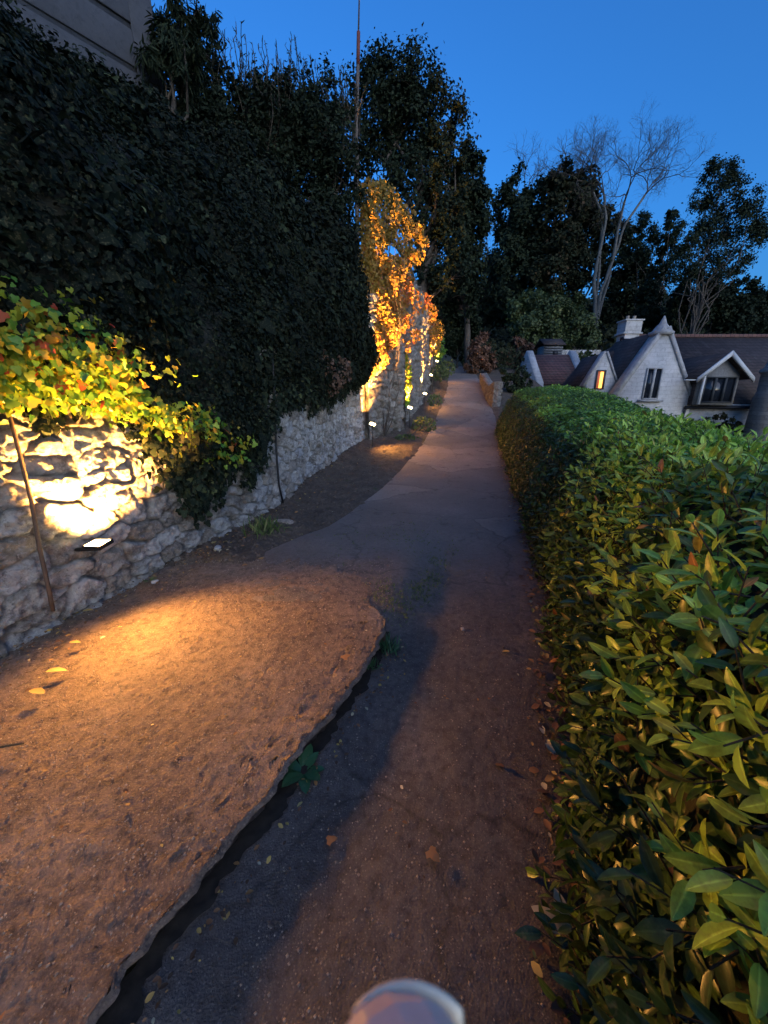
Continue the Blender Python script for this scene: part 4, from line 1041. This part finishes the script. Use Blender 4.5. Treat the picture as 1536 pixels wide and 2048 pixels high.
# windows
def window(cx, y, z0, z1, w, lit=None, sill=True, mull=1, root=root, glassm=None):
    f = MB(); t = .06
    f.box((cx - w / 2, y, (z0 + z1) / 2), (t, .1, z1 - z0 + t)); f.box((cx + w / 2, y, (z0 + z1) / 2), (t, .1, z1 - z0 + t))
    f.box((cx, y, z1), (w - t, .1, t)); f.box((cx, y, z0), (w - t, .1, t))
    for k in range(mull): f.box((cx - w / 2 + w * (k + 1) / (mull + 1), y, (z0 + z1) / 2), (.11, .12, z1 - z0 - t))
    fo = f.build('window', M_COPE if mull == 1 else M_LEAD, root)
    g = MB().box((cx, y + .03, (z0 + z1) / 2), (w - t, .02, z1 - z0 - t)).build('pane', glassm or M_GLASS, root); g.parent = fo
    if sill:
        s = MB().box((cx, y - .08, z0 - .1), (w + .45, .22, .11)).build('sill', M_COPE, root); s.parent = fo
    return fo
window(13.62, 19.97, 1.55, 3.0, .75)
w_ = window(11.35, 20.72, 2.05, 2.95, .42, mull=0, sill=False, glassm=M_CURT)
g = MB().box((11.41, 20.725, 2.49), (.15, .02, .8)).build('lit_pane', M_LIT, root); g.parent = w_
# dormer with white bargeboards
mb = MB()
gable_wall(mb, 16.6, .95, 19.5, 1.25, 2.7, 3.45, .2)
do = mb.build('dormer', M_TIMBER, root)
mb = MB(); mb.prism([[15.65, 19.7, 1.25], [15.75, 19.7, 1.25], [15.75, 19.7, 2.65], [15.65, 19.7, 2.65]], [0, 2.2, 0]); mb.build('dormer_cheek', M_ROOF, root); mb = MB(); mb.prism([[17.45, 19.7, 1.25], [17.55, 19.7, 1.25], [17.55, 19.7, 2.65], [17.45, 19.7, 2.65]], [0, 2.2, 0]); mb.build('dormer_cheek', M_ROOF, root)
mb = MB(); slope(mb, (15.25, 22.5, 2.45), (15.25, 19.2, 2.45), (16.6, 19.2, 3.6), (16.6, 22.5, 3.6), .08); slope(mb, (17.95, 19.2, 2.45), (17.95, 22.5, 2.45), (16.6, 22.5, 3.6), (16.6, 19.2, 3.6), .08)
mb.build('dormer_roof', M_ROOF, root).parent = do
mb = MB()
for s in (-1, 1):
    a = np.array([16.6 + s * 1.38, 19.12, 2.3]); c = np.array([16.6, 19.12, 3.5])
    mb.prism([a, c, c + [0, 0, .24], a + [0, 0, .22]], [0, .07, 0])
mb.box((15.0, 19.25, 2.42), (.7, .06, .05)); mb.box((15.7, 19.36, 1.95), (.09, .1, 1.35))
mb.build('bargeboard', M_PAINT, root).parent = do
window(16.62, 19.47, 1.38, 2.55, 1.5, mull=2, sill=False)
mb = MB(); mb.tube([[15.5, 19.9, 1.12], [27, 19.9, 1.12]], .075, 8); mb.tube([[15.55, 19.88, 1.15], [15.55, 19.95, .7], [15.6, 20.1, -2.3]], .05, 8); mb.build('gutter', M_GUTTER, root)
mb = MB(); mb.box((21.9, 19.93, 1.24), (10.2, .1, .05)); mb.build('eaves_board', M_PAINT, root)
mb = MB(); mb.lathe((18.95, 19.0, -2.4), [(.72, 0), (.7, 4.0), (.64, 4.2), (.62, 4.22), (.64, 5.1), (.72, 5.14), (.72, 5.3), (.6, 5.34), (.38, 6.1), (.36, 6.2), (.34, 6.85), (.42, 6.88), (.42, 7.0)], 12)
st = mb.build('chimney_stack', masonry('stack_stone', (.22, .2, .18), (.3, .28, .25), (.16, .15, .14)), root)

root = empty('outbuilding', (11, 26, 0), 'small outbuilding with dark red roof between pale coped gable ends', 'outbuilding')
mb = MB(); mb.prism([[10.0, 25, -2.3], [12.4, 25, -2.3], [12.4, 29, -2.3], [10.0, 29, -2.3]], [0, 0, 4.7]); mb.build('wall', M_COTT, root)
mb = MB(); slope(mb, (10.0, 24.8, 2.38), (12.4, 24.8, 2.38), (12.4, 27, 4.3), (10.0, 27, 4.3)); slope(mb, (12.4, 29.2, 2.38), (10.0, 29.2, 2.38), (10.0, 27, 4.3), (12.4, 27, 4.3)); mb.build('roof', M_ROOFR, root)
for xg, w in ((9.55, .44), (12.41, .44)):
    mb = MB(); mb.prism([[xg, 24.6, -2.3], [xg, 29.4, -2.3], [xg, 29.4, 2.5], [xg, 27, 4.65], [xg, 24.6, 2.5]], [w, 0, 0]); mb.build('gable_end', M_COTT, root)
root = empty('louvred_hut', (12.3, 30, 1), 'small grey louvred wooden hut behind the dark red roof', 'hut')
mb = MB()
for k in range(7): mb.box((12.3, 29.3 - .01 * k, 4.1 + k * .17), (1.3, .05, .12), M=None)
mb.box((11.68, 29.4, 4.4), (.1, .1, 1.6)); mb.box((12.92, 29.4, 4.4), (.1, .1, 1.6)); mb.build('louvres', M_TIMBER, root)
mb = MB(); mb.box((12.3, 30, 3.2), (1.3, 1.2, 4.1)); mb.build('wall', M_TIMBER, root)
mb = MB(); slope(mb, (11.5, 29.1, 5.25), (13.1, 29.1, 5.25), (13.1, 30, 5.75), (11.5, 30, 5.75), .06); slope(mb, (13.1, 30.9, 5.25), (11.5, 30.9, 5.25), (11.5, 30, 5.75), (13.1, 30, 5.75), .06); mb.build('roof', M_ROOF, root)
MB().box((12.45, 29.2, 4.72), (.34, .06, .34)).build('opening', M_GUTTER, root)
o = rubble('garden_wall', [(16.5, 31), (12.9, 31)], lambda s, x, y: x * 0 - 1.5, lambda s, x, y: x * 0 + 5.1, .08, M_WALL, .5, .25, .05, 51, .4, False)
tag(o, 'dim grey garden wall right of the louvred hut', 'wall')

# ------------------------------------------------------------------ rod and cable hanging on the wall
def wall_pt(px, py, off):
    u = (px - 768) / 744; v = (py - 1024) / 744; cp, sp = math.cos(PITCH), math.sin(PITCH)
    d = np.array([u, cp - v * sp, -sp - v * cp]); t = np.linspace(.5, 14, 6000)
    x = d[0] * t; y = d[1] * t; k = np.argmax(x < wx(y) + off); return np.array([0, 0, 1.5]) + d * t[k]
pts = [wall_pt(px, py, .11) for px, py in [(-5, 740), (8, 790), (40, 910), (62, 1000), (80, 1100), (98, 1180), (106, 1222)]]
tag(MB().tube(pts, [.008, .009, .01, .01, .011, .012, .012], 8).build('wall_rod', M_RUSTY, smooth=True), 'thin brown rod leaning on the stone wall left of the nearest floodlight', 'rod')
pts = [wall_pt(px, py, .1) for px, py in [(545, 700), (547, 760), (551, 850), (554, 920), (558, 970), (566, 1005)]]
tag(MB().tube(pts, .014, 8).build('hanging_cable', M_BLACK, smooth=True), 'black cable hanging down the pale stone wall to the verge', 'cable')

# ------------------------------------------------------------------ small things on the ground
def rock(name, p, s, seed, label, m=M_COPE):
    r = np.random.default_rng(seed)
    import bmesh
    bm = bmesh.new(); bmesh.ops.create_icosphere(bm, subdivisions=3, radius=1)
    V = np.array([v.co for v in bm.verts]); V = V * (1 + .3 * fbm(V + seed, 1.2, 3, seed)[:, None]); V = np.clip(V, -.85, .8) * s
    for v, c in zip(bm.verts, V): v.co = c
    me = bpy.data.meshes.new(name); bm.to_mesh(me); bm.free(); me.materials.append(m)
    o = bpy.data.objects.new(name, me); COL.objects.link(o); o.location = tuple(p); o.rotation_euler = (0, 0, r.uniform(0, 6))
    return tag(o, label, 'stone', 'loose stones on the lane edge')
rock('loose_stone', on_z(570, 1050, .06), np.array([.15, .09, .08]), 1, 'largest loose stone at the foot of the wall by the cable', M_GRIT)
rock('loose_stone', on_z(436, 1097, .14), np.array([.045, .035, .03]), 2, 'small pale stone on the concrete near the wall')
rock('loose_stone', on_z(310, 1163, .14), np.array([.03, .02, .015]), 3, 'pebble against the wall foot right of the nearest floodlight')
rock('loose_stone', on_z(808, 1222, .02), np.array([.05, .03, .03]), 4, 'stone in the mossy gap past the broken corner of concrete')
rock('loose_stone', on_z(925, 1258, .01), np.array([.018, .012, .01]), 5, 'small white pebble in the middle of the lane')

def fallen(px, py, z, size, tone, rz, tpl, label, m=M_LITTER, tilt=.15):
    p = on_z(px, py, z)
    D = np.array([[math.cos(rz), math.sin(rz), .04]]); D = unit(D); N = unit(np.array([[tilt * math.sin(rz * 3), tilt, 1.]])); N = unit(N - D * (N * D).sum())
    o = leaves('fallen_leaf', tpl, p[None] + [0, 0, .012], D, N, np.array([size]), m, np.array([tone]), 1.1)
    return tag(o, label, 'leaf', 'single fallen leaves')
fallen(88, 1348, .14, .1, .86, .35, LAUREL, 'yellow leaf lying flat on the concrete below the wall')
fallen(165, 1226, .16, .06, .84, .5, OVAL, 'yellow leaf propped at the foot of the rod')
fallen(140, 1288, .14, .06, .8, .1, OVAL, 'smaller yellow leaf above the flat one on the concrete')
fallen(60, 1385, .14, .08, .8, -.1, OVAL, 'brown leaf on the concrete at the left edge')
fallen(520, 1120, .14, .05, .75, 1.0, IVY, 'orange lobed leaf at the far edge of the concrete')
fallen(490, 1133, .14, .045, .7, 2.0, IVY, 'orange leaf beside the lobed one on the concrete')
fallen(686, 1320, .13, .05, .65, .8, IVY, 'pinkish leaf near the right edge of the concrete')
fallen(858, 1705, .01, .045, .62, -.8, IVY, 'crumpled pinkish leaf on the dark lane in the foreground')
fallen(1090, 1490, .01, .06, .98, -1.2, OVAL, 'pale leaf at the lane edge under the hedge')
fallen(655, 1686, .01, .035, .5, .3, IVY, 'small brown leaf beside the long shadow of the concrete edge')
fallen(1192, 1900, .04, .085, .6, -1.3, OVAL, 'curled orange leaf at the foot of the hedge in the foreground', tilt=.6)
# pale sprig at the lane edge
q = on_z(1140, 1905, .03)
root = empty('leaf_sprig', q, 'pale three leaved sprig lying at the lane edge in the foreground', 'sprig')
D = unit(np.array([[-.75, .5, .25], [.0, .85, .5], [-.35, .35, .4]])); N = np.tile([[.1, -.35, .93]], (3, 1)); N = unit(N - D * (N * D).sum(1, keepdims=True))
leaves('foliage', LAUREL, np.repeat(q[None], 3, 0) + [0, .02, .03], D, N, np.array([.1, .095, .04]), M_LITTER, np.array([.97, .98, .95]), 1.2, root)
MB().tube([q + [.03, -.08, -.02], q + [0, .02, .03]], .0022, 5).build('stem', M_LITTER, root)
# twig on concrete
MB_ = MB().tube([on_z(-10, 1497, .14), on_z(20, 1490, .145), on_z(48, 1487, .14)], [.004, .005, .003], 6); tag(MB_.build('twig', M_TWIG), 'thin twig on the concrete at the left edge', 'twig')

def rosette(px, py, z, n, size, tone, seed, label, tpl=OVAL, m=M_WEED):
    r = np.random.default_rng(seed); p = on_z(px, py, z)
    root = empty('weed', p, label, 'weed')
    a = np.linspace(0, 6.28, n, endpoint=False) + r.normal(0, .2, n)
    D = unit(np.stack([np.cos(a), np.sin(a), r.uniform(.25, .8, n)], -1)); N = unit(np.cross(D, np.cross([0, 0, 1.], D)))
    leaves('leaf_rosette', tpl, np.repeat(p[None], n, 0) + D * .01, D, N, size * r.uniform(.7, 1.1, n), m, np.clip(tone + r.normal(0, .15, n), 0, 1), 1.0, root)
    return root
rosette(608, 1545, .0, 9, .1, .5, 1, 'broad leaved green weed growing in the shadow of the concrete edge')
rosette(300, 1163, .12, 8, .05, .5, 2, 'tiny weed at the wall foot', OVAL, M_GRASS)
def tuft(px, py, z, n, rad, L, seed, label, m=M_GRASS, name='grass_tuft'):
    r = np.random.default_rng(seed); p = on_z(px, py, z)
    P = p + r.normal(0, rad, (n, 3)) * [1, 1, 0]; D = unit(r.normal(0, .5, (n, 3)) + [0, 0, .9]); N = unit(np.cross(D, r.normal(size=(n, 3))))
    return tag(leaves(name, NARROW, P, D, N, L * r.uniform(.5, 1.3, n), m, r.random(n), .6), label, 'grass')
tuft(775, 1300, .0, 90, .035, .08, 3, 'dark green grass tuft under the corner of the concrete', M_WEED)
tuft(530, 1065, .1, 130, .09, .16, 4, 'rough grass clump at the foot of the wall by the large stone')
tuft(745, 1335, .0, 40, .02, .06, 5, 'little grass tuft against the concrete edge', M_WEED)
def edge_shade_z(x, y): return lane_z(x, y) + .004 + .012 * (vnoise(p3(x, y), 30) * .5 + .5)
sheet('edge_shade_soil', np.arange(-1.3, 2.15, .012), lambda y: xe(y) - .05, lambda y: xe(y) + (.017 + .016 * vnoise(p3(y, y * 0), 4, 2) + .018 * vnoise(p3(y, y * 0), 17, 2) + .01 * vnoise(p3(y, y * 0), 50, 2)) * ss(-y, -2.15, -1.9), 14, edge_shade_z, plain('edge_shade_black', (.018, .015, .012), 1, 0, 40, .5))  # near-black strip: shade under the slab edge put in as colour, with some dirt
# moss and grass along the broken seam
r = np.random.default_rng(160); P = []
for px, py, sd, k in [(770, 1190, 22, 260), (800, 1215, 18, 160), (845, 1180, 14, 260), (865, 1150, 14, 200), (880, 1115, 12, 120), (840, 1075, 30, 140), (700, 1090, 40, 160), (790, 1060, 30, 120), (900, 1085, 20, 80)]:
    
    for j in range(k):
        q = on_z(px + r.normal(0, sd), py + r.normal(0, sd * .7), .06); q[2] = lane_z(q[None, 0], q[None, 1])[0] - .002; P.append(q)
P = np.array(P); n_ = len(P); D = unit(r.normal(0, .6, (n_, 3)) + [0, 0, .7]); D[:, 2] = np.abs(D[:, 2]); N = unit(np.cross(D, r.normal(size=(n_, 3))))
tag(leaves('moss', NARROW, P, D, N, r.uniform(.012, .035, n_), M_GRASS, r.random(n_), 1.4), 'moss and thin grass in the cracked seam of the lane', 'moss', kind='stuff')
# leaf litter and grit
r = np.random.default_rng(161); P, S, T = [], [], []
def litter(xf, n, y0, y1, s0, s1, zf, tl=0, th=1):
    y = y0 + (y1 - y0) * r.random(n) ** 1.5; x = xf(y, n)
    P.append(np.stack([x, y, zf(x, y) + .006], -1)); S.append(r.uniform(s0, s1, n)); T.append(r.uniform(tl, th, n) ** 1.3)
litter(lambda y, n: xr(y) + r.normal(-.0, .07, n), 1300, .2, 12, .015, .05, lambda x, y: lane_z(x, y) + .012)
litter(lambda y, n: wx(y) + np.abs(r.normal(0.03, .3, n)), 700, 3.1, 14, .015, .05, verge_z)
litter(lambda y, n: wx(y) + .04 + np.abs(r.normal(0.02, .16, n)), 420, .8, 3.2, .008, .03, lambda x, y: x * 0 + .135)
litter(lambda y, n: r.uniform(-.5, 1, n) * 1.0 + .4 * y * .3, 90, .8, 6, .008, .022, lane_z)
litter(lambda y, n: wx(y) + .1 + (xe(y) - wx(y) - .15) * r.random(n), 120, .5, 3.1, .006, .022, lambda x, y: x * 0 + .11)
litter(lambda y, n: xe(y) + .03 + np.abs(r.normal(0, .06, n)), 160, .4, 2.1, .006, .026, lambda x, y: lane_z(x, y) + .012)
P = np.concatenate(P); S = np.concatenate(S); T = np.clip(np.concatenate(T), 0, 1); n_ = len(P)
a = r.uniform(0, 6.28, n_); D = unit(np.stack([np.cos(a), np.sin(a), r.normal(0, .15, n_)], -1)); N = unit(np.array([0, 0, 1.]) + r.normal(0, .25, (n_, 3))); N = unit(N - D * (N * D).sum(1, keepdims=True))
tag(leaves('leaf_litter', OVAL, P, D, N, S, M_LITTER, T, 1.2), 'scattered small dead leaves and scraps along the lane edges', 'leaf litter', kind='stuff')
# grit
def grit(name, n, xf, y0, y1, zf, s0, s1, label, seed, m):
    r = np.random.default_rng(seed); y = y0 + (y1 - y0) * r.random(n) ** 1.4; x = xf(y, r.random(n), r)
    P = np.stack([x, y, zf(x, y)], -1); O = np.array([[1, 0, 0], [-1, 0, 0], [0, 1, 0], [0, -1, 0], [0, 0, 1], [0, 0, -1.]])
    F = np.array([[0, 2, 4], [2, 1, 4], [1, 3, 4], [3, 0, 4], [2, 0, 5], [1, 2, 5], [3, 1, 5], [0, 3, 5]])
    V = P[:, None] + O[None] * r.uniform(.6, 1.3, (n, 6, 1)) * (s0 + (s1 - s0) * r.random(n) ** 3)[:, None, None] * [1, 1, .7]
    FF = (np.arange(n)[:, None, None] * 6 + F[None]).reshape(-1, 3)
    return tag(mesh_ob(name, V.reshape(-1, 3), FF, m), label, 'grit', kind='stuff')
grit('grit', 15000, lambda y, u, r: wx(y) + (xe(y) - .01 - wx(y)) * u, .3, 3.1, lambda x, y: x * 0 + .112 + .006 * vnoise(p3(x, y), 4), .0012, .006, 'coarse grit and exposed stones of the worn concrete', 171, M_GRIT)
grit('grit', 8000, lambda y, u, r: xl(y) + .3 + (xr(y) - xl(y) - .3) * u, .3, 5, lambda x, y: lane_z(x, y), .001, .0055, 'fine grit on the dark lane surface', 172, M_GRIT)
grit('rubble_bits', 2600, lambda y, u, r: wx(y) + .05 + (xl(y) - wx(y)) * u ** 1.3, 3.0, 14, verge_z, .003, .03, 'earth crumbs and stone bits on the verge', 173, plain('earth_crumb', (.12, .09, .07), .9, 0, 30, .6))

# ------------------------------------------------------------------ the photographer's hand, one blurred fingertip in view
m, nt, b = mat('skin'); nz = noise(nt, 400, 4, .6, geo(nt))
nt.links.new(ramp(nt, nz, [(.3, (.66, .5, .46)), (.7, (.74, .58, .53))]), b.inputs['Base Color']); b.inputs['Roughness'].default_value = .5; b.inputs['Subsurface Weight'].default_value = .1; b.inputs['Subsurface Radius'].default_value = (.004, .0015, .001)
M_SKIN = m
M_NAIL = plain('pale_nail', (.9, .8, .6), .5, 0, 200, .05, .05)
M_SLEEVE = plain('dark_sleeve', (.02, .025, .035), .9, 0, 300, .3)
Cm = cam_ob.rotation_euler.to_matrix()
def cw(x, y, z): return Vector((0, 0, 1.5)) + Cm @ Vector((x, y, z))
root = empty('person', cw(.02, -.2, .06), "blurred pale tip of the photographer's finger at the bottom edge", 'person')
chains = {'index': [(-.004, -.165, -.012, .0125), (-.001, -.12, -.036, .013), (.002, -.09, -.047, .0135), (.0035, -.0685, -.0505, .0135)],
          'middle': [(.017, -.168, -.008, .0125), (.02, -.13, -.036, .0095), (.018, -.135, -.058, .0085), (.012, -.155, -.062, .0076)],
          'ring': [(.037, -.172, -.004, .012), (.041, -.138, -.03, .009), (.038, -.142, -.05, .008), (.032, -.16, -.055, .0072)],
          'little': [(.055, -.18, .0, .0105), (.06, -.152, -.02, .008), (.058, -.155, -.037, .007), (.052, -.168, -.042, .0062)],
          'thumb': [(-.02, -.21, -.002, .014), (-.036, -.185, -.018, .0115), (-.042, -.162, -.03, .0102), (-.044, -.145, -.036, .009)]}
vs_, es_, rs_ = [], [], []
def addv(p, r_): vs_.append(cw(*p)); rs_.append(r_); return len(vs_) - 1
wrist = addv((.025, -.25, .03), .024); arm = addv((.045, -.34, .09), .031); es_.append((wrist, arm))
palm = addv((.02, -.215, .012), .026); es_.append((wrist, palm))
for kname, ch in chains.items():
    prev = palm if kname != 'thumb' else wrist
    for (x_, y_, z_, r_) in ch:
        i = addv((x_, y_, z_), r_); es_.append((prev, i)); prev = i
me = bpy.data.meshes.new('hand'); me.from_pydata([tuple(v) for v in vs_], es_, []); me.materials.append(M_SKIN)
ho = bpy.data.objects.new('hand', me); COL.objects.link(ho)
ho.modifiers.new('skin', 'SKIN'); 
for i, r_ in enumerate(rs_): me.skin_vertices[0].data[i].radius = (r_, r_)
me.skin_vertices[0].data[0].use_root = True
sb = ho.modifiers.new('sub', 'SUBSURF'); sb.levels = 2; sb.render_levels = 2
adopt(ho, root)
# nail plate on the top of the extended fingertip
prof = []
for i in range(7):
    for j in range(9):
        s_ = i / 6; a = (j / 8 - .5) * 1.75
        rr = .0125 * (1 - .1 * s_)
        prof.append(cw(.0035 + rr * .93 * math.sin(a), -.0870 + .0135 * s_ - .0022 * a * a * s_, -.0512 - .0005 * s_ - rr * math.cos(a) * .55))
nail = mesh_ob('fingernail', np.array([tuple(v) for v in prof]), grid_faces(7, 9), M_NAIL, smooth=True); sm = nail.modifiers.new('solid', 'SOLIDIFY'); sm.thickness = .0007
adopt(nail, root)
MB().tube([np.array(cw(.036, -.30, .06)), np.array(cw(.06, -.42, .14)), np.array(cw(.09, -.55, .25))], [.042, .052, .058], 14).build('sleeve', M_SLEEVE, root, smooth=True)
